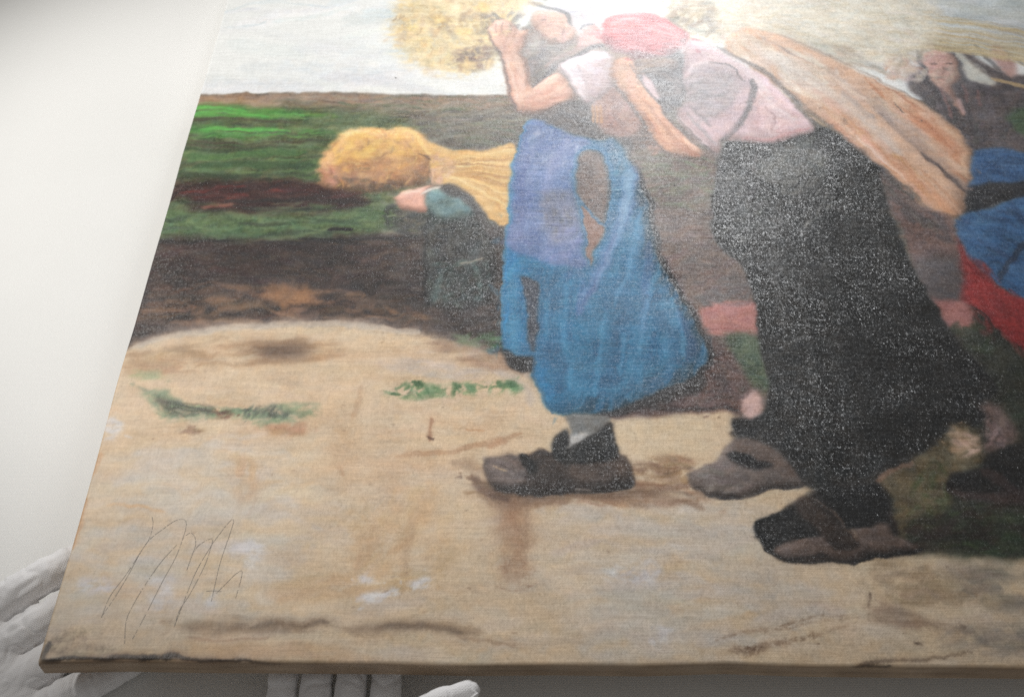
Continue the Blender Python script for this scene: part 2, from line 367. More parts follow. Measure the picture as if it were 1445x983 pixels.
scumble([(500, 700), (620, 690), (640, 800), (500, 810)], [(206, 168, 122), (196, 158, 118), (216, 182, 138)], 60, 50, 16, 60, .35, 20, .5, 41, 4)
stroke([(545, 785), (570, 770), (585, 755)], 10, (190, 152, 112), .6, .5); stroke([(560, 840), (578, 770), (584, 740)], 12, (182, 150, 116), .45, .5)
scumble([(390, 820), (560, 800), (600, 830), (400, 850)], [(204, 170, 130), (210, 176, 132)], 40, 60, 12, 8, .5, 8, .45, 42, 4)
for pg, n, sd in (([(325, 770), (370, 766), (372, 802), (330, 804)], 34, 43), ([(290, 838), (304, 836), (306, 858), (292, 858)], 10, 44), ([(500, 838), (560, 828), (560, 846), (505, 850)], 20, 45), ([(570, 822), (605, 815), (605, 830), (572, 834)], 16, 46), ([(505, 810), (530, 808), (530, 820), (508, 822)], 10, 47), ([(145, 592), (172, 590), (170, 615), (150, 630)], 20, 48), ([(110, 815), (150, 812), (160, 835), (112, 838)], 18, 49), ([(210, 815), (245, 810), (245, 860), (215, 862)], 20, 50), ([(855, 795), (925, 790), (925, 820), (860, 822)], 24, 51), ([(930, 880), (950, 880), (950, 905), (932, 905)], 10, 52)):
    scumble(pg, [(218, 214, 214), (208, 204, 206)], n, 24, 7, 5, .6, 30, .5, sd, 3)
for a, w, c, o in (([(470, 640), (560, 655), (640, 660)], 40, (208, 168, 128), .4), ([(545, 660), (560, 720)], 34, (202, 162, 124), .35), ([(330, 650), (360, 700)], 34, (208, 172, 134), .4), ([(200, 640), (260, 650), (300, 640)], 40, (200, 188, 174), .45), ([(640, 650), (690, 668), (715, 690)], 14, (150, 118, 92), .5), ([(620, 690), (660, 740), (640, 790)], 44, (214, 186, 146), .4), ([(760, 640), (880, 612), (1000, 605)], 40, (222, 200, 164), .5), ([(900, 640), (1000, 630)], 22, (214, 190, 154), .5), ([(440, 560), (480, 620), (470, 660)], 40, (210, 172, 134), .35), ([(240, 720), (300, 700), (360, 720)], 40, (200, 190, 178), .45)):
    stroke(a, w, c, o, .35, soft=1.8)
# dark smear along the foot of the picture
scumble([(250, 880), (330, 870), (470, 872), (480, 890), (330, 900), (255, 895)], [(144, 118, 92), (128, 102, 78), (164, 138, 110)], 50, 50, 8, 1, .4, 5, .6, 53, 6, 8)
stroke([(265, 886), (340, 885), (455, 880)], 14, (136, 108, 82), .5, .3, soft=1.8); stroke([(355, 882), (410, 880), (460, 880)], 8, (104, 82, 62), .45, .35, soft=1.6)
stroke([(490, 888), (580, 884), (680, 888)], 16, (130, 102, 76), .55, .3, soft=1.8); stroke([(530, 886), (600, 885), (650, 888)], 9, (98, 76, 58), .5, .35, soft=1.6); stroke([(440, 884), (500, 888), (540, 886)], 9, (146, 118, 92), .4, .4, soft=1.7)
stroke([(260, 902), (380, 902)], 4, (150, 108, 80), .5, .4); stroke([(640, 892), (690, 905), (730, 915)], 7, (170, 140, 112), .5, .5)
scumble([(255, 905), (420, 905), (520, 920), (520, 936), (260, 932)], [(206, 172, 134), (196, 162, 126)], 60, 60, 10, 1, .45, 5, .45, 54, 4)
scumble([(70, 890), (120, 885), (170, 900), (165, 922), (60, 924)], [(128, 104, 82), (108, 88, 70), (146, 122, 98)], 60, 26, 8, 3, .5, 14, .7, 55, 8, 8)
scumble([(100, 920), (300, 920), (300, 940), (100, 940)], [(160, 134, 108), (176, 146, 116)], 30, 60, 8, 1, .5, 4, .5, 56)
stroke([(60, 930), (120, 931), (200, 930), (300, 930), (400, 937)], 7, (52, 40, 32), .95, .35, 4); stroke([(150, 926), (240, 927), (320, 929)], 4, (66, 52, 42), .8, .5)
stroke([(65, 905), (60, 930), (80, 934)], 8, (70, 56, 44), .8, .4)
stroke([(118, 700), (106, 740), (100, 775)], 14, (206, 158, 112), .8, .4); stroke([(150, 715), (190, 716), (235, 722)], 5, (214, 170, 122), .7, .4)
stroke([(140, 640), (128, 670)], 12, (206, 160, 116), .7, .4)
# lower right: brushed dark strokes
for a, w, o in (([(1010, 905), (1060, 890), (1130, 882), (1215, 868)], 8, .7), ([(1040, 915), (1110, 905), (1160, 895), (1210, 880)], 12, .75), ([(1030, 920), (1080, 915), (1120, 905)], 16, .7), ([(1100, 880), (1170, 868), (1240, 862)], 6, .6)):
    stroke(a, w, (118, 86, 60), o, .7)
stroke([(1212, 940), (1240, 932), (1300, 928), (1370, 920)], 9, (92, 70, 52), .75, .5, 5); stroke([(1205, 941), (1260, 940)], 4, (40, 32, 28), .9, .3)
scumble([(1215, 840), (1260, 845), (1300, 870), (1340, 880), (1320, 895), (1240, 880)], [(156, 128, 104), (142, 116, 94)], 36, 40, 9, -12, .4, 8, .5, 57, 6, 10)
scumble([(1330, 800), (1500, 790), (1500, 860), (1350, 850)], [(140, 126, 110), (120, 114, 102), (158, 138, 118)], 60, 40, 14, 3, .45, 10, .4, 58, 6, 14)
scumble([(1330, 890), (1500, 870), (1500, 925), (1340, 915)], [(140, 134, 126), (126, 120, 112), (160, 144, 126)], 60, 40, 12, 6, .42, 10, .5, 59, 6, 14)
scumble([(1230, 790), (1340, 800), (1360, 860), (1260, 850)], [(172, 148, 116), (160, 136, 108)], 50, 44, 12, 2, .5, 8, .5, 60, 4)
stroke([(1288, 903), (1298, 905)], 4, (60, 44, 34), .8, .2); stroke([(1225, 835), (1228, 855)], 3, (90, 66, 50), .6, .3)
# ---- dark thicket, lower right
poly([(1240, 690), (1300, 640), (1400, 560), (1345, 470), (1330, 430), (1500, 460), (2000, 520), (2000, 800), (1500, 790), (1330, 785), (1250, 765)], (52, 54, 40), 5, 1, tex=.06, gl=.35)
scumble([(1380, 470), (1600, 500), (1700, 650), (1420, 640)], [(40, 50, 36), (30, 34, 28), (56, 66, 46)], 90, 34, 10, 20, .6, 30, .4, 61)
# ---- stooping figure with the round sheaf
poly([(449, 240), (462, 208), (480, 190), (505, 182), (545, 181), (580, 183), (604, 196), (613, 215), (606, 242), (597, 260), (575, 262), (545, 268), (500, 268), (462, 264), (450, 254)], (212, 160, 104), 3.5, tex=.08, vol=(.4, .6, 22, -75))
scumble([(466, 212), (490, 190), (550, 185), (600, 198), (608, 218), (540, 222), (470, 235)], [(236, 184, 92), (244, 202, 116), (226, 170, 80)], 110, 20, 8, 10, .5, 50, .4, 62, 8, 14)
scumble([(470, 230), (600, 220), (598, 255), (545, 265), (490, 264)], [(176, 122, 80), (160, 110, 78), (196, 140, 90), (150, 108, 84)], 110, 18, 8, 20, .4, 60, .4, 63, 8, 16)
scumble([(452, 232), (478, 236), (480, 262), (455, 258)], [(222, 158, 132), (206, 140, 116)], 30, 14, 7, 20, .5, 50, .4, 64, 8, 10)
scumble([(485, 248), (560, 258), (555, 268), (490, 266)], [(120, 96, 78), (100, 88, 74)], 26, 18, 6, -10, .55, 20, .4, 65)
poly([(605, 200), (640, 211), (690, 212), (724, 204), (722, 300), (700, 318), (668, 280), (635, 262), (610, 250)], (222, 176, 108), 2, tex=.08)
for i in range(46):
    k = i / 45; y2 = 210 + k * 95 + random.uniform(-4, 4)
    stroke([(628 + random.uniform(-14, 12), 228 + k * 24 + random.uniform(-4, 4)), (670, 218 + k * 54 + random.uniform(-3, 3)), (722, y2)], random.uniform(1.5, 4), random.choice([(240, 206, 140), (232, 188, 116), (196, 146, 86), (170, 122, 76), (244, 216, 156)]), .7, .3)
scumble([(456, 215), (490, 188), (560, 184), (606, 205), (600, 255), (540, 266), (470, 262)], [(226, 170, 96), (196, 142, 88), (236, 196, 122), (150, 112, 80), (210, 160, 110)], 130, 11, 4, 60, .5, 50, .5, 820, 10, 6)
for a in ([(484, 250), (500, 260), (520, 264)], [(530, 262), (552, 258), (572, 262)], [(585, 240), (596, 252), (600, 262)], [(470, 248), (478, 256)]): stroke(a, 8, (112, 90, 74), .5, .4, soft=1.6)
stroke([(566, 182), (592, 196), (606, 222)], 7, (244, 206, 128), .8, .25); stroke([(590, 216), (606, 228)], 3, (110, 76, 50), .7, .3)
scumble([(604, 220), (640, 222), (640, 258), (605, 258)], [(224, 184, 148), (206, 160, 128), (190, 146, 120)], 36, 16, 6, 40, .6, 40, .4, 66)
poly([(604, 305), (640, 312), (668, 300), (690, 332), (701, 360), (694, 400), (688, 430), (640, 434), (602, 430), (598, 380)], (62, 62, 58), 2.5, tex=.08, gl=.3, vol=(.5, .4, 20, -20))
scumble([(606, 370), (690, 365), (688, 428), (606, 430)], [(66, 92, 90), (60, 78, 78), (54, 56, 56), (80, 104, 100)], 110, 14, 6, 30, .55, 50, .5, 67)
scumble([(606, 310), (668, 306), (698, 365), (640, 366), (604, 366)], [(66, 64, 62), (88, 84, 78), (76, 88, 86)], 70, 16, 7, 70, .5, 40, .5, 68)
scumble([(540, 290), (605, 306), (600, 335), (545, 322)], [(66, 68, 62), (52, 56, 54), (90, 92, 84)], 50, 20, 7, 10, .55, 40, .45, 69)
poly([(600, 282), (612, 268), (630, 264), (655, 274), (670, 296), (660, 312), (620, 314), (602, 304)], (100, 128, 128), 2, tex=.09, vol=(.5, .5, 14, -90))
poly([(622, 260), (640, 258), (664, 276), (684, 305), (690, 330), (676, 312), (655, 285), (628, 272)], (76, 70, 68), 2.5, .9)
poly([(559, 278), (572, 268), (600, 264), (612, 262), (602, 274), (600, 300), (584, 297), (565, 292)], (226, 170, 150), 1.8, vol=(.4, .5, 8, -90))
stroke([(597, 276), (610, 268), (624, 263)], 4, (232, 222, 212), .95, .1)
stroke([(612, 371), (624, 367), (634, 366)], 2.6, (18, 18, 18), .9, .15); stroke([(652, 371), (668, 368), (684, 364)], 3, (170, 158, 140), .9, .2)
stroke([(690, 370), (692, 395), (684, 430)], 4, (24, 22, 22), .85, .3)
stroke([(600, 310), (602, 350), (598, 400), (602, 432)], 5, (34, 32, 32), .6, .4, soft=1.3); stroke([(602, 430), (640, 436), (684, 432)], 5, (36, 32, 30), .6, .4, soft=1.3); stroke([(630, 320), (636, 360)], 8, (92, 92, 88), .5, .4, soft=1.5); stroke([(620, 380), (616, 425)], 10, (88, 112, 108), .5, .4, soft=1.5); stroke([(655, 378), (660, 425)], 12, (40, 46, 46), .5, .4, soft=1.5); stroke([(672, 376), (676, 420)], 7, (84, 108, 104), .5, .4, soft=1.5); stroke([(560, 288), (548, 292), (546, 300)], 8, (58, 60, 58), .7, .35)
# ---- far right woman
poly([(1280, 118), (1300, 90), (1350, 70), (1410, 100), (1520, 130), (1560, 260), (1380, 230), (1350, 190), (1320, 160)], (94, 84, 86), 3, tex=.07)
scumble([(1290, 115), (1450, 125), (1530, 230), (1380, 205), (1330, 165)], [(84, 74, 78), (104, 88, 92), (70, 66, 68)], 90, 24, 7, 60, .5, 40, .45, 70)
poly([(1425, 160), (1470, 150), (1480, 190), (1435, 186)], (60, 96, 56), 4, .8)
poly([(1374, 214), (1410, 209), (1450, 216), (1560, 250), (1560, 330), (1445, 262), (1366, 268), (1368, 240)], (52, 96, 146), 2.5, tex=.07)
poly([(1366, 266), (1440, 256), (1560, 250), (1560, 320), (1445, 280), (1352, 310)], (40, 40, 46), 3, tex=.06, gl=.35)
poly([(1346, 307), (1399, 293), (1445, 277), (1560, 260), (1600, 480), (1445, 424), (1399, 396), (1367, 364), (1350, 332)], (48, 98, 148), 2.5, tex=.07)
scumble([(1352, 312), (1440, 285), (1500, 300), (1500, 430), (1400, 390)], [(40, 88, 138), (66, 114, 162), (32, 68, 112)], 100, 34, 7, -30, .5, 16, .45, 71)
stroke([(1410, 395), (1440, 350), (1490, 330)], 9, (30, 40, 62), .6, .45)
poly([(1348, 334), (1366, 364), (1400, 399), (1446, 424), (1600, 480), (1600, 530), (1446, 494), (1410, 472), (1376, 438), (1352, 424), (1352, 396), (1344, 366)], (168, 36, 38), 2.5, tex=.06)
scumble([(1350, 350), (1446, 428), (1500, 520), (1400, 480), (1352, 430)], [(154, 28, 32), (182, 48, 46), (138, 32, 34)], 60, 34, 6, -55, .5, 12, .45, 72)
stroke([(1346, 432), (1380, 438), (1400, 462)], 4, (60, 24, 24), .8, .3)
scumble([(1250, 66), (1290, 64), (1306, 84), (1312, 104), (1290, 118), (1250, 112)], [(206, 180, 172), (194, 172, 166), (214, 198, 192), (210, 160, 130)], 60, 20, 7, 20, .55, 40, .4, 808)
scumble([(1266, 52), (1290, 46), (1330, 60), (1376, 66), (1376, 76), (1330, 72), (1290, 66), (1262, 68)], [(104, 104, 108), (90, 92, 98), (124, 122, 122)], 60, 20, 6, -6, .6, 16, .4, 809)
stroke([(1294, 70), (1298, 84), (1306, 100)], 9, (88, 88, 94), .8, .3)
poly([(1301, 80), (1312, 72), (1330, 71), (1346, 80), (1354, 98), (1352, 116), (1344, 126), (1362, 162), (1353, 160), (1340, 136), (1318, 118), (1306, 100)], (194, 150, 134), 2, tex=.06, vol=(.55, .45, 10, -50))
scumble([(1304, 78), (1336, 74), (1336, 96), (1308, 96)], [(204, 156, 150), (190, 136, 130), (210, 168, 158)], 30, 12, 6, 20, .5, 40, .4, 810); scumble([(1312, 98), (1350, 96), (1346, 122), (1320, 118)], [(176, 150, 132), (150, 132, 120), (190, 164, 146)], 30, 12, 6, 40, .5, 40, .4, 811)
stroke([(1330, 96), (1338, 100)], 6, (130, 116, 108), .6, .35); stroke([(1352, 140), (1360, 162)], 7, (206, 164, 158), .7, .25)
stroke([(1338, 66), (1352, 78), (1358, 100), (1364, 118)], 8, (80, 78, 84), .85, .3)
poly([(1344, 72), (1358, 78), (1380, 98), (1405, 118), (1372, 117), (1364, 110), (1358, 92)], (192, 190, 180), 2.5); stroke([(1368, 84), (1392, 104)], 4, (150, 150, 144), .5, .4)
poly([(1396, 68), (1412, 66), (1432, 90), (1438, 104), (1424, 108), (1404, 88)], (190, 150, 142), 3); stroke([(1376, 66), (1392, 82), (1412, 100)], 8, (92, 88, 90), .75, .35); stroke([(1416, 68), (1432, 84), (1446, 92)], 5, (96, 92, 98), .6, .35)
for a, w, c, o in (([(1314, 90), (1324, 89)], 3, (96, 74, 70), .7), ([(1334, 90), (1342, 92)], 3, (96, 74, 70), .7), ([(1329, 92), (1330, 102), (1326, 105)], 2.5, (140, 100, 90), .6), ([(1322, 112), (1334, 112)], 3, (140, 84, 80), .65), ([(1346, 96), (1350, 112), (1344, 122)], 5, (136, 104, 94), .5), ([(1336, 124), (1344, 132)], 5, (140, 104, 92), .5), ([(1300, 112), (1318, 124), (1330, 150)], 8, (70, 62, 66), .7), ([(1356, 118), (1366, 150), (1372, 190)], 8, (70, 62, 66), .6), ([(1390, 124), (1400, 160), (1404, 200)], 9, (112, 98, 102), .4)):
    stroke(a, w, c, o, .3, soft=1.2)
for a in ([(1326, 124), (1336, 144), (1342, 168)], [(1360, 122), (1366, 146)], [(1376, 128), (1384, 150)]): stroke(a, 5, (140, 96, 92), .6, .4)
for i in range(54):
    k = random.random(); y = 28 + k * 46
    stroke([(1262 + random.uniform(-50, 40), y - 8), (1350, y + random.uniform(-6, 4)), (1500, y + 26 + random.uniform(-8, 10))], random.uniform(2, 5), random.choice([(204, 182, 132), (212, 194, 152), (178, 152, 108), (192, 160, 98), (216, 206, 174)]), .45, .45, soft=1.4)
stroke([(1400, 112), (1445, 122), (1500, 130)], 8, (200, 168, 116), .8, .35)
scumble([(1255, 60), (1310, 50), (1320, 110), (1270, 110)], [(204, 178, 156), (176, 164, 152), (212, 190, 168)], 50, 20, 7, 30, .55, 40, .45, 73)
# ---- sheaf above the second woman
poly([(930, -60), (1100, -70), (1290, -20), (1320, 50), (1250, 90), (1180, 90), (1100, 56), (1040, 50), (980, 60), (950, 30)], (222, 212, 190), 9, .95, tex=.08)
scumble([(940, -50), (1100, -60), (1280, -10), (1300, 60), (1200, 85), (1090, 54), (970, 56)], [(228, 220, 202), (214, 198, 166), (234, 228, 214), (202, 182, 148), (220, 212, 196)], 260, 46, 5, -10, .5, 18, .5, 74, 6, 12)
scumble([(935, 0), (1000, 0), (1020, 50), (960, 46)], [(150, 126, 92), (168, 142, 102), (128, 122, 112)], 50, 20, 7, 20, .55, 40, .45, 75)
scumble([(1120, 60), (1200, 70), (1260, 108), (1180, 95)], [(176, 170, 160), (190, 186, 178), (196, 170, 146)], 44, 34, 9, -20, .55, 14, .45, 76)
# ---- sack over her back
poly([(1022, 64), (1036, 46), (1056, 40), (1098, 50), (1140, 68), (1182, 87), (1234, 113), (1293, 142), (1329, 164), (1357, 194), (1372, 220), (1368, 258), (1362, 280), (1360, 298), (1341, 314), (1309, 293), (1260, 252), (1208, 209), (1156, 167), (1107, 131), (1059, 95), (1032, 77)], (208, 166, 136), 2, tex=.06, vol=(.35, .4, 22, -60))
scumble([(1028, 64), (1056, 44), (1150, 80), (1180, 140), (1120, 130), (1060, 92)], [(226, 210, 190), (216, 190, 168), (232, 222, 206)], 80, 44, 8, -36, .55, 10, .45, 77)
scumble([(1180, 140), (1290, 240), (1355, 300), (1330, 300), (1240, 230), (1160, 165)], [(212, 150, 118), (198, 132, 96), (222, 176, 148), (206, 140, 90)], 80, 44, 7, -42, .55, 10, .45, 78)
scumble([(1220, 115), (1330, 170), (1366, 220), (1362, 262), (1300, 190)], [(204, 138, 96), (214, 164, 130), (190, 118, 78), (220, 178, 150)], 90, 34, 8, -46, .55, 12, .45, 79)
scumble([(1150, 90), (1260, 150), (1330, 220), (1250, 170)], [(196, 168, 150), (216, 196, 182), (178, 152, 138)], 50, 44, 7, -38, .5, 10, .45, 80)
for a, w, c, o in (([(1240, 158), (1290, 205), (1330, 240), (1366, 268)], 7, (124, 102, 94), .45), ([(1300, 215), (1335, 245), (1364, 270)], 6, (66, 52, 52), .8), ([(1190, 130), (1230, 165)], 12, (150, 140, 138), .5), ([(1232, 112), (1270, 136), (1310, 160)], 4, (176, 112, 76), .6), ([(1262, 145), (1276, 160)], 2, (60, 46, 40), .8)):
    stroke(a, w, c, o, .35)
stroke([(1205, 190), (1240, 222), (1268, 246)], 4, (238, 214, 204), .7, .3)
stroke([(1075, 75), (1150, 120), (1220, 170), (1270, 220)], 34, (206, 196, 190), .6, .3, 16, soft=1.8); stroke([(1235, 150), (1280, 190), (1340, 245), (1366, 266)], 18, (132, 114, 108), .38, .3, 14, soft=1.9)  # the wide pale stroke paints a whitish glare haze along the sack
stroke([(1290, 165), (1330, 195), (1352, 225)], 26, (204, 132, 92), .5, .35, soft=1.7); stroke([(1260, 232), (1310, 275), (1345, 300)], 22, (210, 146, 104), .5, .35, soft=1.7); stroke([(1335, 180), (1360, 215), (1362, 250)], 10, (222, 184, 150), .5, .35, soft=1.5)
stroke([(1046, 92), (1100, 130), (1180, 192), (1250, 248), (1310, 296)], 5, (214, 176, 132), .6, .4)
stroke([(1070, 52), (1110, 72), (1145, 92)], 4, (190, 156, 138), .7, .4); stroke([(1100, 66), (1120, 78)], 2, (90, 76, 70), .7, .3)
# ---- brown cloth right of the black skirt
poly([(1190, 195), (1240, 235), (1300, 288), (1346, 316), (1352, 420), (1322, 440), (1290, 372), (1256, 294)], (116, 88, 82), 3, tex=.07)
scumble([(1196, 200), (1250, 240), (1345, 320), (1340, 345), (1250, 290)], [(80, 76, 74), (94, 86, 82)], 50, 30, 8, -42, .6, 12, .45, 81)
poly([(1290, 370), (1350, 365), (1354, 428), (1322, 438)], (84, 80, 84), 6, .8)
poly([(1316, 428), (1360, 426), (1372, 462), (1345, 474)], (168, 106, 100), 4); scumble([(1340, 455), (1385, 458), (1405, 500), (1350, 490)], [(62, 76, 52), (50, 60, 44)], 30, 20, 8, 10, .7, 20, .4, 82)
# ---- pink wall and bush between the skirts
poly([(990, 432), (1066, 428), (1074, 470), (1012, 476)], (176, 110, 102), 2.5, tex=.07); scumble([(995, 432), (1066, 430), (1070, 468), (1010, 470)], [(188, 122, 112), (162, 98, 92)], 40, 26, 5, 2, .5, 8, .45, 83)
poly([(1020, 476), (1050, 468), (1076, 480), (1088, 550), (1060, 545), (1040, 515)], (74, 96, 68), 5, .9, tex=.08)
scumble([(985, 390), (1062, 390), (1066, 428), (990, 430)], [(84, 80, 82), (100, 90, 88)], 40, 20, 7, 2, .5, 14, .45, 84)
# ---- brown underskirt
poly([(905, 270), (921, 320), (950, 380), (985, 440), (1006, 480), (1030, 500), (1056, 545), (1046, 578), (960, 582), (860, 590), (800, 588), (900, 570), (980, 530), (990, 500), (940, 400)], (100, 72, 66), 2.5, tex=.08, gl=.35)
scumble([(960, 540), (1010, 490), (1050, 545), (1040, 575), (920, 580)], [(118, 82, 74), (86, 64, 60), (72, 58, 56)], 80, 18, 7, 10, .5, 40, .45, 85)
poly([(800, 588), (870, 572), (940, 545), (985, 528), (990, 545), (930, 572), (850, 588)], (40, 36, 36), 4, .85)
stroke([(905, 575), (960, 578), (1040, 576)], 5, (56, 44, 42), .7, .35)
# ---- black skirt
BS = [(1022, 205), (1050, 198), (1143, 180), (1178, 188), (1215, 215), (1239, 239), (1254, 292), (1285, 371), (1321, 435), (1348, 475), (1380, 515), (1405, 548), (1398, 570), (1380, 596), (1330, 626), (1289, 650), (1237, 678), (1185, 688), (1144, 688), (1132, 668), (1102, 632), (1068, 615), (1030, 600), (1054, 590), (1078, 580), (1086, 549), (1081, 521), (1072, 481), (1061, 413), (1043, 371), (1012, 344), (1005, 307), (1008, 264)]
poly(BS, (42, 42, 41), 2, tex=.06, gl=.14, lift=.9)
scumble(BS, [(34, 34, 34), (50, 50, 48), (28, 28, 28), (60, 58, 56)], 380, 40, 8, 68, .5, 24, .5, 86, 4)
scumble([(1016, 215), (1140, 190), (1180, 200), (1160, 260), (1110, 310), (1030, 330), (1010, 300)], [(84, 84, 82), (70, 70, 68), (98, 98, 94)], 150, 26, 7, 60, .55, 30, .5, 87)  # greyer upper skirt: the glare there is painted into the colour
poly([(1070, 226), (1130, 205), (1160, 225), (1148, 262), (1110, 280), (1080, 262)], (112, 112, 108), 8, .55, gl=.1)  # glare patch painted in light grey
for a, w, c, o in (([(1054, 240), (1080, 268), (1120, 285), (1150, 270)], 9, (48, 46, 44), .8), ([(1060, 365), (1100, 320), (1140, 300), (1170, 270)], 6, (54, 52, 48), .7), ([(1178, 200), (1220, 260), (1245, 330), (1290, 420)], 9, (26, 26, 26), .7), ([(1150, 270), (1180, 400), (1210, 560)], 12, (30, 30, 30), .5), ([(1075, 430), (1100, 520), (1120, 620)], 10, (54, 52, 50), .5), ([(1140, 300), (1130, 420), (1160, 600)], 12, (58, 56, 54), .4), ([(1100, 420), (1110, 500)], 16, (66, 58, 54), .4)):
    stroke(a, w, c, o, .4)
poly([(1200, 330), (1290, 420), (1390, 540), (1350, 600), (1250, 650), (1200, 560)], (24, 24, 24), 16, .7, gl=.16)
for a, w, c, o in (([(1038, 214), (1026, 270), (1036, 330)], 12, (74, 74, 72), .5), ([(1090, 214), (1140, 208), (1160, 232)], 18, (120, 120, 116), .45), ([(1052, 236), (1078, 262), (1112, 280), (1146, 274)], 8, (34, 34, 33), .6), ([(1024, 350), (1070, 330), (1110, 300)], 9, (70, 70, 68), .5), ([(1098, 300), (1096, 400), (1124, 520), (1150, 640)], 14, (56, 55, 53), .5), ([(1170, 300), (1196, 420), (1250, 560)], 16, (18, 18, 18), .6), ([(1200, 240), (1232, 320), (1280, 420)], 10, (52, 51, 50), .4), ([(1140, 420), (1160, 520), (1190, 640)], 14, (22, 22, 22), .5), ([(1230, 420), (1290, 520), (1330, 600)], 16, (16, 16, 16), .6), ([(1260, 400), (1320, 500), (1370, 560)], 10, (46, 45, 44), .4)):
    stroke(a, w, c, o, .35, soft=1.7, gl=.15)
for a in ([(1170, 272), (1156, 296), (1138, 318)], [(1176, 280), (1164, 300)], [(1160, 262), (1150, 278)], [(1148, 306), (1136, 322)]): stroke(a, 2.2, (132, 132, 128), .8, .3, lift=8.)  # pale lines paint the highlights on raised ridges of the black paint
# ridges of thick black paint
for i in range(30):
    x, y = random.uniform(1130, 1200), random.uniform(235, 330)
    stroke([(x, y), (x + random.uniform(-22, -6), y + random.uniform(8, 26))], random.uniform(1.5, 3), (22, 22, 22), .7, .2, lift=5.)
# ---- first woman: blue skirt
SK = [(758, 166), (736, 182), (724, 223), (717, 287), (713, 347), (708, 406), (707, 470), (711, 498), (730, 508), (752, 507), (751, 530), (763, 553), (777, 580), (802, 585), (850, 581), (896, 568), (946, 542), (978, 531), (994, 513), (997, 496), (983, 461), (960, 420), (934, 379), (921, 333), (910, 278), (891, 232), (873, 198), (841, 196), (804, 187), (777, 177)]
stroke([(873, 198), (895, 235), (914, 278), (925, 333), (938, 379), (964, 420), (988, 461), (1001, 496), (996, 516), (980, 534), (946, 548), (896, 574), (850, 586)], 9, (46, 40, 42), .9, .15, taper=False)
poly(SK, (20, 110, 158), 1.6, tex=.045, gl=.5, vol=(.35, .35, 30, -30))
scumble(SK, [(20, 107, 156), (34, 121, 167), (14, 95, 143), (48, 129, 170)], 330, 46, 9, 66, .45, 22, .45, 88, 4, 2)
UP = [(758, 168), (738, 184), (727, 223), (719, 287), (715, 347), (740, 362), (790, 375), (823, 379), (819, 330), (812, 280), (806, 250), (815, 220), (832, 200), (804, 189), (777, 178)]
poly(UP, (88, 114, 166), 2.5, .95, tex=.06)
scumble(UP, [(82, 108, 164), (102, 122, 170), (76, 104, 158), (116, 132, 176)], 170, 26, 8, 70, .5, 30, .5, 89)
scumble([(760, 180), (830, 205), (800, 240), (745, 260), (735, 215)], [(184, 190, 216), (160, 168, 206), (200, 206, 222)], 46, 20, 6, 55, .55, 22, .65, 90)
poly([(764, 272), (800, 268), (814, 285), (815, 325), (800, 345), (780, 340), (768, 315)], (98, 100, 122), 6, .7)
scumble([(764, 272), (812, 272), (814, 330), (772, 335)], [(78, 76, 84), (116, 118, 140), (150, 154, 180), (92, 90, 96)], 50, 14, 6, 80, .5, 30, .6, 91)
scumble([(770, 320), (818, 315), (820, 370), (775, 365)], [(130, 138, 180), (116, 126, 176)], 36, 18, 7, 60, .5, 30, .55, 92)
poly([(813, 232), (811, 252), (820, 284), (841, 306), (850, 315), (858, 290), (860, 260), (855, 232), (843, 214), (824, 214)], (108, 88, 80), 1.6, tex=.08)
stroke([(811, 252), (813, 230), (824, 213), (843, 213), (856, 234), (861, 262), (858, 292), (850, 318)], 3, (56, 52, 58), .7, .3)
stroke([(809, 255), (811, 230), (822, 208), (845, 207), (862, 232), (867, 262)], 6, (44, 118, 166), .7, .25)
scumble([(815, 222), (845, 218), (856, 260), (850, 300), (825, 280)], [(128, 106, 98), (92, 76, 70), (140, 120, 112)], 36, 12, 5, 80, .5, 20, .6, 93)
poly([(820, 290), (850, 320), (840, 350), (828, 379), (823, 340)], (142, 104, 88), 1.8); stroke([(815, 276), (832, 300), (852, 322)], 4, (56, 112, 152), .9, .15); stroke([(819, 290), (824, 340), (828, 380)], 4.5, (46, 112, 160), .9, .15)
stroke([(834, 283), (835, 281)], 3.4, (14, 12, 12), 1, 0)
stroke([(892, 236), (884, 290), (860, 350), (832, 405), (815, 445)], 26, (92, 122, 176), .6, .35, 10); stroke([(888, 240), (884, 280), (874, 310)], 14, (150, 178, 206), .6, .5)
stroke([(870, 330), (846, 390), (818, 445)], 9, (74, 92, 148), .6, .35); stroke([(905, 300), (895, 360), (870, 430)], 14, (60, 130, 178), .5, .4)
stroke([(915, 340), (912, 400), (905, 470)], 14, (74, 104, 164), .45, .5); stroke([(930, 400), (945, 450), (940, 500)], 16, (78, 136, 176), .4, .5); stroke([(955, 440), (975, 480), (972, 510)], 14, (30, 84, 140), .5, .4)
poly([(733, 393), (748, 394), (760, 404), (759, 440), (758, 470), (752, 499), (745, 480), (742, 434)], (66, 68, 82), 2, .95, gl=.35)
poly([(711, 495), (730, 503), (752, 507), (750, 526), (728, 522), (714, 512)], (44, 40, 40), 2, gl=.3)
stroke([(753, 505), (752, 530), (764, 556), (778, 582)], 4, (30, 92, 134), .7, .3); stroke([(717, 287), (713, 347), (708, 406), (706, 470)], 3.5, (56, 134, 176), .7, .35)
stroke([(755, 166), (780, 176), (806, 186)], 4, (70, 96, 150), .7, .4)
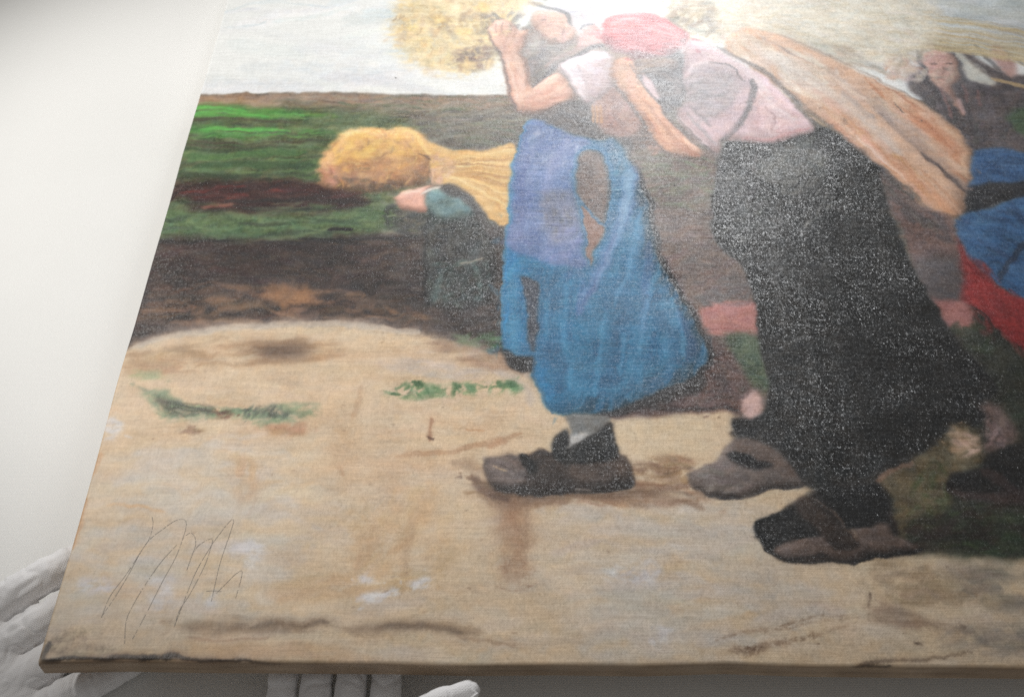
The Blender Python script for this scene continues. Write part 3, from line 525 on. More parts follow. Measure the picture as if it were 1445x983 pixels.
for a, w, c, o in (([(780, 400), (776, 470), (790, 550)], 26, (24, 96, 142), .4), ([(840, 420), (820, 500), (815, 570)], 26, (46, 124, 164), .4), ([(880, 400), (868, 480), (850, 560)], 22, (22, 92, 140), .4), ([(905, 420), (900, 500), (890, 560)], 24, (56, 126, 164), .4), ([(860, 480), (850, 530)], 30, (40, 118, 160), .4), ([(725, 400), (722, 450), (728, 500)], 14, (62, 136, 172), .5), ([(735, 300), (730, 340)], 20, (116, 124, 170), .45), ([(744, 200), (736, 260), (734, 310)], 14, (76, 96, 156), .5), ([(800, 200), (780, 240), (770, 270)], 18, (130, 138, 186), .4), ([(925, 440), (950, 480), (960, 515)], 18, (34, 96, 142), .45), ([(870, 200), (886, 240), (890, 280)], 12, (80, 140, 176), .5)):
    stroke(a, w, c, o, .4, soft=1.7)
for a, w, c, o in (([(893, 245), (876, 320), (840, 405)], 8, (128, 170, 204), .5), ([(905, 300), (890, 370), (866, 430)], 6, (92, 152, 192), .5), ([(928, 380), (912, 430), (900, 500)], 6, (96, 154, 192), .45), ([(946, 420), (962, 470), (966, 510)], 7, (98, 158, 194), .45), ([(800, 400), (796, 470), (806, 550)], 8, (70, 146, 188), .45), ([(852, 440), (842, 510), (838, 560)], 7, (76, 148, 188), .45), ([(770, 420), (772, 480)], 7, (72, 146, 186), .4), ([(880, 470), (872, 530)], 8, (84, 150, 190), .4), ([(822, 395), (812, 450)], 6, (86, 108, 168), .45), ([(722, 250), (718, 320)], 4, (60, 130, 176), .6)):
    stroke(a, w, c, o, .45, soft=1.2)
# scrape marks
for y, x0, x1 in ((246, 838, 885), (240, 868, 884), (268, 846, 880), (190, 860, 880)): stroke([(x0, y), (x1, y + 1)], 1.4, (206, 214, 220), .7, .5)
# ---- her sheaf
H1 = [(563, 12), (552, 48), (568, 78), (606, 100), (648, 106), (676, 99), (704, 86), (712, 50), (740, 10), (760, -30), (700, -60), (620, -60), (575, -30)]
poly(H1, (230, 208, 162), 9, 1, .9, .08)
scumble(H1, [(240, 222, 178), (232, 206, 152), (214, 184, 134), (244, 232, 196), (196, 172, 136), (206, 192, 164)], 260, 16, 8, 20, .6, 60, .5, 94, 8, 12)
scumble([(600, 20), (640, 15), (690, 20), (690, 50), (620, 45)], [(170, 148, 120), (186, 158, 116), (150, 138, 120)], 40, 18, 7, 10, .5, 50, .45, 95)
scumble([(640, 72), (705, 66), (704, 90), (650, 102)], [(160, 130, 112), (140, 118, 104), (120, 106, 98)], 50, 18, 7, 15, .55, 40, .45, 96)
for p_, r_ in (((655, 44), 13), ((600, 60), 14), ((620, 28), 12), ((680, 12), 14), ((660, 92), 11), ((580, 40), 10)):
    scumble([(p_[0] - r_, p_[1]), (p_[0], p_[1] - r_ * .7), (p_[0] + r_, p_[1]), (p_[0], p_[1] + r_ * .6)], [(246, 218, 156), (240, 206, 136)], 16, 12, 7, 20, .6, 50, .4, int(p_[0]))
scumble([(676, 20), (730, 16), (750, 44), (735, 90), (700, 84), (688, 50)], [(112, 108, 104), (134, 126, 116), (94, 90, 88)], 46, 16, 7, 70, .55, 40, .45, 97)
# ---- first woman: upper body
poly([(735, 40), (800, 48), (868, 70), (850, 105), (790, 108), (750, 126), (738, 90)], (134, 122, 114), 4, tex=.08)
scumble([(738, 50), (800, 60), (850, 80), (800, 100), (752, 120)], [(150, 132, 122), (110, 102, 98), (164, 146, 134)], 70, 24, 6, 35, .55, 30, .45, 98)
poly([(780, -14), (835, -24), (853, 4), (853, 30), (838, 38), (822, 36), (812, 46), (802, 26), (776, 10)], (222, 218, 224), 4); scumble([(800, -5), (850, 0), (848, 30), (815, 30)], [(206, 202, 212), (228, 226, 230)], 30, 18, 7, 60, .5, 30, .4, 803)
poly([(748, 26), (762, 16), (786, 18), (804, 30), (812, 48), (806, 60), (784, 62), (766, 54), (752, 42)], (208, 170, 152), 3, vol=(.6, .5, 12, -90))
scumble([(756, 22), (800, 28), (808, 56), (780, 58)], [(222, 184, 168), (190, 150, 134), (204, 158, 150)], 40, 14, 6, 20, .5, 50, .4, 804)
for a, w, c, o in (([(762, 30), (770, 29)], 3, (110, 84, 78), .6), ([(758, 36), (754, 42), (760, 45)], 2.5, (150, 110, 98), .6), ([(764, 50), (772, 51)], 3, (150, 92, 88), .6), ([(786, 36), (794, 42), (790, 50)], 4, (160, 120, 108), .6)): stroke(a, w, c, o, .3, soft=1.2)
stroke([(752, 4), (766, 10), (786, 14), (800, 24), (808, 36)], 6, (104, 102, 104), .8, .3); stroke([(784, 60), (800, 62), (812, 54)], 5, (120, 106, 104), .6, .35)
scumble([(738, -10), (776, -8), (770, 8), (748, 12)], [(176, 160, 130), (140, 132, 124)], 20, 16, 7, -10, .5, 20, .45, 99)
poly([(820, 44), (832, 36), (846, 42), (850, 58), (832, 66), (812, 68)], (216, 178, 172), 3, .95); stroke([(818, 42), (826, 35), (842, 35)], 4, (104, 104, 108), .7, .35)
scumble([(738, 62), (770, 62), (800, 66), (790, 84), (765, 108), (746, 104)], [(130, 124, 120), (152, 144, 138), (104, 100, 100)], 60, 16, 7, 40, .55, 40, .4, 805)
scumble([(740, 52), (760, 52), (758, 72), (740, 74)], [(178, 172, 166), (160, 152, 146)], 18, 12, 7, 70, .5, 30, .4, 806)
stroke([(768, 92), (790, 80), (812, 70), (826, 64)], 6, (176, 150, 146), .6, .35)
stroke([(756, 122), (776, 100), (806, 82), (832, 70), (852, 64)], 8, (84, 78, 80), .8, .3)
poly([(745, 162), (775, 152), (830, 146), (880, 180), (890, 225), (868, 198), (842, 197), (804, 188), (764, 168)], (88, 80, 78), 3, tex=.08)
poly([(826, 128), (868, 100), (892, 130), (905, 180), (876, 196), (846, 180), (832, 152)], (148, 112, 102), 3, tex=.08)
scumble([(830, 125), (870, 105), (900, 170), (860, 185)], [(170, 128, 116), (128, 98, 92), (186, 150, 136)], 60, 18, 6, 70, .55, 30, .45, 100)
for x in (835, 841, 847): stroke([(x, 150), (x - 1, 165), (x, 176)], 4, (206, 156, 112), .85, .25)
poly([(790, 92), (816, 79), (842, 73), (866, 80), (872, 110), (850, 135), (830, 150), (818, 142), (798, 110)], (216, 202, 206), 2.5, tex=.05, vol=(.5, .5, 16, -80))
scumble([(820, 90), (866, 85), (868, 115), (835, 140)], [(190, 168, 170), (200, 182, 186), (176, 150, 148)], 44, 22, 6, 60, .5, 24, .45, 101)
stroke([(796, 94), (818, 82), (843, 75)], 6, (238, 234, 236), .8, .2)
for a, w, c, o in (([(806, 108), (816, 128), (826, 144)], 7, (226, 214, 220), .55), ([(822, 100), (834, 120), (836, 138)], 8, (176, 154, 154), .5), ([(846, 90), (856, 106), (852, 124)], 12, (186, 164, 160), .5), ([(862, 84), (872, 100), (870, 118)], 6, (130, 114, 110), .5)):
    stroke(a, w, c, o, .35, soft=1.6)
ARM = [(690, 46), (693, 33), (706, 28), (720, 31), (730, 44), (744, 44), (742, 60), (735, 74), (741, 97), (748, 125), (773, 109), (791, 104), (804, 122), (811, 140), (787, 149), (761, 157), (738, 158), (725, 152), (717, 130), (711, 99), (706, 77), (694, 62)]
q = np.array(ARM) * 1.0; stroke([tuple(v) for v in q[10:]] + [ARM[0]], 5, (112, 90, 82), .6, .35, taper=False)
poly(ARM, (216, 174, 154), 1.6, tex=.05, vol=(.55, .55, 10, -60))
scumble([(712, 95), (738, 90), (746, 126), (742, 152), (722, 145)], [(228, 180, 156), (206, 150, 126)], 40, 20, 6, 80, .5, 16, .4, 102); scumble([(750, 130), (790, 110), (806, 138), (750, 154)], [(230, 180, 158), (210, 152, 130), (222, 160, 140)], 44, 22, 6, 18, .5, 14, .4, 103)
for a in ([(697, 34), (702, 48)], [(707, 31), (710, 46)], [(718, 34), (718, 48)]): stroke(a, 2, (130, 96, 84), .7, .25)
scumble([(704, 44), (738, 48), (732, 74), (708, 74)], [(176, 130, 110), (196, 148, 126)], 24, 14, 5, 70, .5, 20, .4, 104)
stroke([(748, 126), (756, 119), (770, 111)], 2.6, (96, 76, 70), .7, .25)
stroke([(727, 78), (732, 96), (734, 120), (730, 146)], 12, (240, 206, 186), .5, .3); stroke([(738, 80), (743, 100), (747, 122)], 6, (176, 126, 104), .5, .35); stroke([(714, 100), (719, 132), (728, 150)], 5, (186, 136, 116), .5, .35)
stroke([(752, 148), (780, 140), (802, 132)], 8, (200, 140, 120), .5, .35); stroke([(760, 128), (784, 116)], 8, (240, 200, 180), .5, .35)
# ---- second woman: shirt, head, arm
poly([(890, 82), (960, 76), (975, 110), (962, 145), (935, 160), (905, 130), (894, 100)], (92, 84, 84), 3, tex=.08)
poly([(864, 76), (935, 80), (955, 92), (930, 98), (900, 104), (880, 98)], (158, 132, 114), 4, .9); scumble([(890, 84), (950, 82), (955, 98), (900, 102)], [(120, 104, 96), (140, 118, 106), (104, 94, 90)], 30, 22, 5, 8, .5, 14, .4, 807)
for a in ([(936, 102), (948, 116), (960, 132)], [(946, 100), (956, 114), (964, 126)]): stroke(a, 4, (150, 140, 140), .6, .4)
stroke([(902, 102), (920, 96), (945, 98)], 3, (64, 58, 58), .7, .3)
SH = [(962, 76), (968, 60), (982, 56), (1008, 67), (1041, 90), (1078, 106), (1100, 128), (1144, 174), (1140, 186), (1083, 202), (1040, 200), (1018, 200), (1014, 218), (996, 209), (953, 166), (968, 142), (960, 112)]
poly(SH, (208, 178, 182), 2, tex=.05, vol=(.45, .35, 16, -120))
poly([(968, 96), (1004, 88), (1036, 100), (1060, 124), (1040, 150), (1000, 170), (968, 152), (962, 120)], (150, 140, 142), 13, .75, tex=.06)
scumble([(972, 98), (1036, 104), (1050, 128), (1000, 165), (970, 145)], [(168, 156, 158), (128, 122, 124), (190, 176, 178), (150, 140, 142)], 70, 26, 5, 36, .55, 24, .4, 105, 8, 12)
stroke([(966, 112), (975, 96), (1000, 84), (1030, 92)], 7, (218, 190, 192), .75, .3); stroke([(985, 74), (1020, 86), (1060, 108), (1090, 140)], 9, (226, 206, 206), .6, .35)
scumble([(1060, 125), (1100, 140), (1135, 175), (1080, 196), (1050, 190)], [(220, 184, 182), (206, 160, 160), (226, 200, 196)], 60, 24, 7, 25, .55, 24, .45, 106)
stroke([(1060, 112), (1064, 130), (1046, 170), (1020, 200)], 10, (84, 78, 80), .8, .3); stroke([(966, 60), (955, 75), (962, 96)], 6, (84, 80, 80), .7, .35)
poly([(1052, 124), (1056, 134), (1030, 190), (1006, 178), (1030, 150)], (204, 176, 180), 3, .85); stroke([(954, 166), (975, 184), (1000, 208)], 7, (222, 196, 198), .85, .2); stroke([(968, 160), (990, 182), (1012, 206)], 5, (150, 140, 142), .8, .3)
stroke([(1046, 196), (1090, 196), (1140, 180)], 6, (206, 140, 140), .6, .4)
stroke([(1012, 66), (1048, 86), (1088, 106), (1116, 138), (1150, 176)], 8, (96, 90, 88), .7, .35, soft=1.3)
for a, w, c, o in (([(984, 62), (1020, 76), (1056, 100), (1082, 128)], 12, (230, 212, 212), .6), ([(972, 104), (1000, 90), (1036, 98)], 8, (206, 194, 196), .6), ([(980, 128), (1010, 118), (1036, 120)], 16, (170, 160, 162), .5), ([(968, 146), (985, 132), (998, 136)], 10, (112, 106, 108), .55), ([(985, 160), (1012, 148), (1036, 134)], 12, (188, 172, 176), .5), ([(1074, 140), (1096, 160), (1124, 178)], 16, (226, 200, 200), .5), ([(1066, 150), (1062, 180), (1080, 192)], 12, (176, 144, 144), .5), ([(1100, 150), (1118, 166)], 10, (190, 158, 156), .5), ([(1052, 196), (1090, 200), (1130, 188)], 6, (150, 112, 112), .5)):
    stroke(a, w, c, o, .35, soft=1.6)
poly([(903, 105), (914, 112), (928, 132), (924, 142), (908, 128)], (220, 196, 198), 2)
A2 = [(862, 92), (880, 82), (894, 92), (900, 118), (926, 145), (951, 180), (990, 212), (984, 223), (944, 219), (917, 195), (900, 165), (884, 140), (862, 118)]
stroke([(862, 118), (884, 142), (902, 170), (918, 198), (944, 222)], 5, (104, 84, 76), .6, .35, taper=False)
poly(A2, (206, 158, 132), 2, tex=.06, vol=(.5, .5, 10, -120))
scumble([(888, 130), (920, 145), (975, 212), (940, 212), (905, 165)], [(222, 166, 134), (196, 132, 100), (214, 150, 112)], 60, 30, 6, -46, .5, 10, .45, 107)
scumble([(866, 92), (892, 96), (896, 125), (876, 128)], [(214, 172, 148), (190, 146, 124)], 30, 14, 6, 60, .5, 24, .4, 108)
for a in ([(896, 132), (920, 160), (948, 200)], [(905, 140), (930, 172), (960, 208)], [(918, 152), (944, 186), (972, 212)]): stroke(a, 3, (168, 112, 82), .5, .45)
stroke([(900, 138), (922, 168), (944, 200)], 8, (226, 174, 140), .45, .35); stroke([(950, 200), (968, 214), (984, 222)], 10, (190, 122, 92), .6, .35)
stroke([(878, 128), (898, 128)], 3, (230, 190, 170), .6, .3); stroke([(886, 90), (896, 104), (900, 122)], 5, (110, 94, 90), .6, .35)
scumble([(910, 195), (935, 208), (930, 222), (912, 215)], [(176, 130, 108), (150, 116, 98)], 16, 14, 5, 20, .55, 24, .4, 109)
KER = [(849, 47), (856, 31), (877, 22), (907, 20), (936, 27), (960, 40), (972, 52), (957, 70), (934, 78), (900, 81), (870, 74), (853, 62)]
poly(KER, (176, 56, 62), 2, tex=.06, vol=(.4, .4, 16, -80))
scumble(KER, [(168, 46, 54), (196, 84, 88), (154, 40, 48), (204, 108, 108)], 110, 34, 6, -8, .5, 12, .45, 110)
scumble([(856, 34), (905, 24), (900, 42), (862, 52)], [(224, 160, 158), (218, 140, 140)], 26, 24, 6, 10, .5, 16, .5, 111)
for a in ([(918, 46), (940, 52), (958, 54)], [(930, 36), (950, 42), (966, 54)], [(912, 38), (935, 38), (952, 42)]): stroke(a, 3.5, (226, 176, 174), .75, .4)
stroke([(872, 42), (900, 46), (930, 40)], 2.5, (150, 40, 50), .6, .35)
CT = [([(706, 77), (712, 100), (718, 131), (727, 154), (742, 160), (764, 159), (790, 150), (812, 142)], 3.2, (104, 84, 78), .65),
      ([(736, 74), (742, 97), (749, 124)], 3, (120, 92, 82), .6), ([(690, 46), (694, 62), (706, 78)], 3, (116, 94, 86), .6),
      ([(866, 120), (886, 142), (902, 168), (920, 196), (946, 221)], 3.4, (92, 74, 68), .7), ([(900, 118), (928, 146), (954, 181), (990, 212)], 4, (84, 70, 66), .7),
      ([(853, 62), (870, 75), (900, 82), (934, 79), (958, 70)], 4, (110, 60, 60), .55), ([(952, 164), (975, 186), (1000, 211), (1014, 219)], 3.4, (96, 86, 86), .7),
      ([(962, 78), (958, 100), (964, 128), (958, 150)], 5, (76, 70, 72), .7), ([(968, 104), (980, 92), (1000, 86)], 4, (236, 222, 222), .7), ([(1000, 86), (1030, 94), (1052, 116)], 3, (92, 84, 86), .7),
      ([(976, 118), (1000, 112), (1024, 118)], 6, (184, 172, 174), .6), ([(986, 140), (1010, 136), (1030, 128)], 5, (112, 104, 106), .6), ([(972, 152), (990, 166), (1006, 182)], 4, (108, 100, 102), .6),
      ([(1070, 126), (1090, 148), (1120, 170)], 6, (232, 212, 210), .6), ([(1080, 150), (1092, 168), (1088, 188)], 4, (166, 128, 128), .6), ([(1062, 140), (1072, 160), (1066, 186)], 5, (190, 152, 152), .6),
      ([(916, 40), (938, 46), (962, 54)], 5, (234, 190, 186), .8), ([(926, 33), (948, 38), (964, 48)], 3.5, (230, 176, 174), .75), ([(914, 52), (936, 57), (954, 60)], 4, (226, 160, 160), .65), ([(862, 36), (880, 28), (902, 27)], 7, (232, 178, 176), .65), ([(868, 46), (892, 44), (916, 50)], 3, (140, 36, 48), .6), ([(860, 60), (884, 68), (915, 72)], 5, (176, 46, 58), .5),
      ([(792, 92), (800, 112), (816, 140), (830, 151)], 3.2, (110, 98, 98), .6), ([(830, 150), (850, 136), (868, 114)], 3, (112, 96, 94), .5), ([(812, 92), (826, 116), (830, 136)], 4, (166, 148, 150), .6), ([(800, 96), (812, 118), (822, 138)], 4, (238, 230, 234), .6),
      ([(714, 84), (722, 110), (730, 140)], 5, (238, 206, 188), .6), ([(756, 140), (780, 130), (802, 118)], 5, (240, 204, 186), .6), ([(734, 152), (760, 152), (790, 144)], 5, (180, 132, 114), .6),
      ([(896, 112), (914, 140), (936, 170), (962, 200)], 5, (230, 186, 158), .6), ([(884, 134), (904, 160), (926, 190)], 4, (168, 118, 94), .6),
      ([(1062, 92), (1090, 112), (1120, 136), (1170, 178), (1220, 218), (1270, 260), (1320, 300)], 4, (120, 98, 84), .55), ([(1098, 50), (1150, 70), (1210, 98), (1280, 134), (1330, 164)], 4, (140, 112, 94), .5),
      ([(1060, 60), (1110, 92), (1160, 128)], 9, (234, 220, 206), .55), ([(1120, 80), (1170, 106), (1220, 140)], 6, (226, 196, 172), .55), ([(1180, 170), (1230, 210), (1280, 256)], 6, (232, 196, 172), .5), ([(1270, 150), (1310, 178), (1340, 210)], 5, (184, 116, 78), .55), ([(1300, 240), (1330, 268), (1350, 290)], 6, (190, 128, 86), .55)]
for a, w, c, o in CT: stroke(a, w, c, o, .35, soft=1.1)
# ears and stalks of the carried sheaf
g = np.random.default_rng(55)
for i in range(150):
    t = g.random() * 6.28; r = math.sqrt(g.random()); x, y = 640 + 82 * r * math.cos(t), 28 + 70 * r * math.sin(t)
    an = g.random() * 6.28; l = g.uniform(5, 13)
    stroke([(x, y), (x + l * .5 * math.cos(an) + 2, y + l * .5 * math.sin(an)), (x + l * math.cos(an), y + l * math.sin(an))], g.uniform(1.5, 4), [(246, 230, 186), (232, 204, 142), (190, 158, 110), (168, 140, 104), (238, 214, 160), (208, 196, 170)][g.integers(6)], .6, .35, k=3)
# ---- feet
poly([(805, 586), (856, 586), (858, 600), (830, 620), (804, 634), (803, 605)], (112, 112, 110), 2); poly([(803, 612), (836, 610), (820, 624), (804, 632)], (206, 204, 202), 3, .85)
poly([(1045, 560), (1062, 552), (1074, 566), (1074, 582), (1056, 590), (1044, 576)], (206, 168, 160), 3)
S1 = [(682, 652), (689, 644), (718, 641), (733, 642), (764, 631), (778, 634), (797, 604), (802, 622), (803, 632), (861, 597), (867, 606), (867, 622), (878, 641), (886, 642), (893, 657), (896, 680), (890, 689), (854, 693), (757, 700), (710, 696), (692, 682)]
poly([(670, 690), (720, 698), (900, 690), (960, 694), (880, 702), (750, 708)], (120, 92, 70), 4, .8)
poly(S1, (66, 52, 45), 1.6, rag=.3, tex=.05, gl=.35, vol=(.5, .5, 14, -80))
poly([(684, 652), (692, 645), (722, 643), (738, 652), (742, 676), (722, 690), (700, 684), (688, 668)], (118, 104, 100), 4, .8); scumble([(690, 648), (728, 646), (736, 668), (706, 672)], [(150, 134, 128), (124, 110, 106)], 22, 20, 4, -25, .5, 10, .55, 112)
poly([(776, 634), (797, 603), (802, 624), (803, 632), (862, 597), (867, 608), (876, 641), (860, 650), (800, 656)], (38, 38, 38), 1.8, gl=.2)
poly([(732, 642), (742, 642), (758, 660), (756, 668), (744, 664)], (30, 30, 30), 2, .9, gl=.2); poly([(804, 660), (862, 650), (884, 648), (886, 672), (824, 682), (814, 676)], (92, 74, 64), 3, .75)
stroke([(700, 692), (760, 700), (850, 694), (892, 688)], 4, (44, 36, 32), .8, .3); stroke([(812, 694), (835, 692)], 3, (150, 140, 132), .7, .4); stroke([(699, 657), (712, 664)], 2.4, (206, 176, 136), .8, .3)
S2 = [(971, 671), (986, 663), (1012, 650), (1036, 616), (1066, 618), (1099, 636), (1126, 672), (1142, 684), (1102, 691), (1061, 698), (1026, 707), (996, 700), (979, 689)]
poly(S2, (112, 98, 92), 1.8, tex=.05, vol=(.5, .5, 14, -80)); poly([(1036, 616), (1068, 618), (1098, 636), (1120, 668), (1090, 660), (1050, 640), (1034, 632)], (104, 84, 74), 3, .8)
scumble([(985, 666), (1020, 652), (1060, 670), (1050, 694), (1000, 696)], [(128, 116, 110), (104, 90, 86), (140, 130, 126)], 44, 26, 6, 12, .5, 16, .45, 113)
poly([(1030, 641), (1044, 640), (1066, 650), (1092, 658), (1078, 663), (1050, 658), (1034, 650)], (34, 32, 34), 1.8); stroke([(996, 700), (1030, 706), (1070, 696), (1138, 686)], 5, (64, 60, 62), .75, .35)
stroke([(1140, 686), (1100, 696), (1060, 704)], 4, (206, 188, 160), .5, .4)
poly([(1029, 592), (1054, 590), (1100, 622), (1144, 686), (1128, 676), (1100, 638), (1064, 618), (1034, 614)], (44, 42, 42), 2.5, .95, gl=.3)
# hem ground, heel and far shoe
poly([(1345, 604), (1362, 600), (1384, 620), (1380, 655), (1346, 676), (1340, 720), (1300, 745), (1268, 765), (1256, 700), (1240, 682), (1292, 652)], (104, 90, 62), 4, tex=.08)
scumble([(1290, 670), (1340, 655), (1345, 720), (1300, 745), (1270, 740)], [(70, 94, 46), (58, 78, 40), (104, 98, 62), (84, 72, 50)], 60, 20, 7, 60, .45, 40, .5, 114, 8, 14)
scumble([(1345, 604), (1382, 618), (1380, 640), (1340, 640)], [(222, 188, 172), (196, 160, 140), (170, 136, 106)], 30, 18, 7, 20, .6, 24, .4, 115)
stroke([(1236, 688), (1250, 720), (1262, 752)], 10, (74, 40, 30), .8, .4); stroke([(1290, 652), (1250, 672), (1236, 682)], 7, (150, 110, 88), .7, .35)
poly([(1384, 588), (1402, 570), (1426, 592), (1436, 618), (1420, 636), (1390, 640), (1384, 616)], (128, 100, 98), 6, .8); scumble([(1388, 585), (1430, 600), (1424, 632), (1390, 634)], [(172, 142, 140), (104, 86, 84), (140, 108, 104), (70, 60, 58)], 40, 12, 6, 40, .5, 50, .4, 116, 8, 8)
poly([(1334, 682), (1346, 668), (1382, 660), (1400, 640), (1500, 620), (1560, 700), (1440, 712), (1380, 708), (1340, 698)], (32, 30, 30), 2.5, gl=.25)
poly([(1338, 692), (1390, 696), (1440, 690), (1500, 690), (1500, 706), (1420, 712), (1360, 706)], (80, 60, 56), 3, .85); stroke([(1385, 662), (1410, 680), (1440, 700)], 16, (70, 50, 46), .85, .25)
scumble([(1280, 740), (1360, 715), (1500, 720), (1500, 770), (1300, 780)], [(66, 46, 36), (52, 40, 34), (44, 52, 34), (60, 74, 40)], 110, 34, 8, 8, .6, 14, .45, 117)
scumble([(1340, 755), (1500, 755), (1500, 785), (1350, 784)], [(40, 66, 34), (52, 70, 40)], 36, 26, 7, 4, .6, 10, .4, 118)
# near shoe
poly([(1100, 725), (1140, 700), (1160, 688), (1240, 684), (1256, 730), (1262, 760), (1200, 778), (1140, 770)], (38, 32, 30), 3, gl=.25)
poly([(1060, 745), (1064, 733), (1084, 724), (1116, 718), (1144, 738), (1160, 753), (1120, 768), (1090, 782), (1070, 768)], (32, 32, 33), 1.8, gl=.22)
poly([(1088, 782), (1112, 764), (1160, 756), (1206, 770), (1199, 743), (1248, 735), (1260, 757), (1298, 771), (1262, 785), (1158, 792), (1114, 793)], (100, 82, 74), 2, tex=.05, vol=(.5, .5, 12, -80))
poly([(1156, 688), (1200, 690), (1238, 684), (1252, 728), (1226, 740), (1199, 742), (1172, 716)], (26, 26, 27), 2, gl=.2)
poly([(1122, 711), (1142, 700), (1166, 720), (1208, 758), (1214, 772), (1172, 773), (1150, 740)], (58, 43, 35), 2, vol=(.3, .4, 8, -40)); stroke([(1146, 700), (1180, 728), (1212, 762)], 3, (120, 96, 80), .6, .4)
stroke([(1076, 776), (1112, 791), (1180, 792), (1262, 784), (1300, 774)], 6, (28, 25, 24), .9, .25); stroke([(1108, 788), (1150, 784), (1170, 786)], 5, (40, 34, 32), .8, .3)
stroke([(1200, 744), (1210, 756)], 2, (150, 130, 110), .7, .3)
# horizontal scratches in the thick paint of the first skirt, and scattered specks
for i in range(70):
    x, y = random.uniform(720, 980), random.uniform(200, 560)
    stroke([(x, y), (x + random.uniform(8, 34), y + .4)], .9, (150, 186, 206), .35, .6)
for i in range(120):
    x, y = random.uniform(200, 1430), random.uniform(480, 930)
    stroke([(x, y), (x + random.uniform(1, 4), y + random.uniform(-1, 1))], random.uniform(1, 2), (112, 82, 60), random.uniform(.25, .7), .2)
for x, y in ((1097, 77), (1156, 152), (1299, 170), (556, 110), (910, 195), (948, 262)): stroke([(x, y), (x + 1.5, y + .5)], 2.4, (36, 30, 28), .95, 0)
#PAINT_END
# wet paint dragged by the brush: small wandering of every edge, and patches worked softer than others
wx_ = ((N_sm - .5) * 3 + (N_mid - .5) * 6 + (N_px - .5) * 1.0); wy_ = ((field(.005, .005, 41) - .5) * 3 + (field(.014, .014, 42) - .5) * 6 + (field(.0006, .0006, 43) - .5) * 1.0)
ii = np.clip(np.arange(NH)[:, None] + wy_, 0, NH - 1).astype(int); jj = np.clip(np.arange(NW)[None, :] + wx_, 0, NW - 1).astype(int)
img = img[ii, jj]
soft = np.stack([boxblur(boxblur(img[..., k], 3), 2) for k in range(3)], -1)
ms = np.clip((N_mid * .6 + N_big * .4 - .36) * 3, .0, .45)[..., None]
img = img * (1 - ms) + soft * ms
# the paint turned round the edge of the stretcher is thinner and browner
vv = V0 + (np.arange(NH) + .5) * RES
edge = np.clip((0.0012 - vv) / 0.0015, 0, 1)[:, None] * (0.75 + .25 * N_h2)
side = np.array((136, 110, 84)) / 255
img = img * (1 - edge[..., None] * .8) + (side + ((N_mid - .5) * .12 + (N_h - .5) * .08)[..., None]) * edge[..., None] * .8
# thread-by-thread tonal variation of paint caught on the weave
img *= 1 + ((field(.012, .0008, 21) - .5) * .05 + (field(.0008, .006, 22) - .5) * .03 + (N_px - .5) * .07)[..., None]
img = np.clip(img, 0.004, .97)
img = img + (img @ np.array((.3, .6, .1), np.float32) - img.transpose(2, 0, 1)).transpose(1, 2, 0) * .09
lum = img @ np.array((.3, .6, .1))
k_ = np.clip(lum / .5, 0, 1); img = img * (.66 + .34 * k_ * k_ * (3 - 2 * k_))[..., None]      # dark pigments are deep in oil
lum = img @ np.array((.3, .6, .1))

# ------------------------------------------------------------------ canvas mesh
def wrap(s, length):
    s = np.asarray(s); x = s.copy(); z = np.zeros_like(s)
    def near(d):
        a = np.clip((PR - d) / PR, 0, math.pi / 2)
        down = np.maximum(0, (PR - PR * math.pi / 2) - d)
        return np.where(d < PR, PR - PR * np.sin(a), d), np.where(d < PR, -(PR - PR * np.cos(a)) - down, 0)
    x1, z1 = near(s); x2, z2 = near(length - s)
    half = s < length / 2
    return np.where(half, x1, length - x2), np.where(half, z1, z2)
LO = PR - PR * math.pi / 2 - (PT - PR)
us = np.concatenate([np.linspace(LO, 0, 22, endpoint=False), np.arange(0, 0.785, 0.00062), np.linspace(0.785, PW, 50, endpoint=False), np.linspace(PW, PW - LO, 10)])
vs = [0.0]
while vs[-1] < 0.69: vs.append(vs[-1] + 0.00058 + 0.0005 * vs[-1])
vs = np.concatenate([np.linspace(LO, 0, 26, endpoint=False), np.array(vs), np.linspace(vs[-1] + .001, PH, 20, endpoint=False), np.linspace(PH, PH - LO, 10)])
def sample(a, uu, vv):
    x = np.clip((uu - U0) / RES - .5, 0, NW - 1.01); y = np.clip((vv - V0) / RES - .5, 0, NH - 1.01)
    i, j = x.astype(int), y.astype(int); f, g = (x - i), (y - j)
    if a.ndim == 3: f, g = f[..., None], g[..., None]
    return (a[j, i] * (1 - f) + a[j, i + 1] * f) * (1 - g) + (a[j + 1, i] * (1 - f) + a[j + 1, i + 1] * f) * g
UU, VV = np.meshgrid(us, vs)
wx, zx = wrap(us, PW); wy, zy = wrap(vs, PH)
X = np.broadcast_to(wx[None, :], UU.shape).copy(); Y = np.broadcast_to(wy[:, None], UU.shape).copy()
Z = np.maximum(-PT, zx[None, :] + zy[:, None])
flat = (np.clip(-Z / PR, 0, 1) < .5)
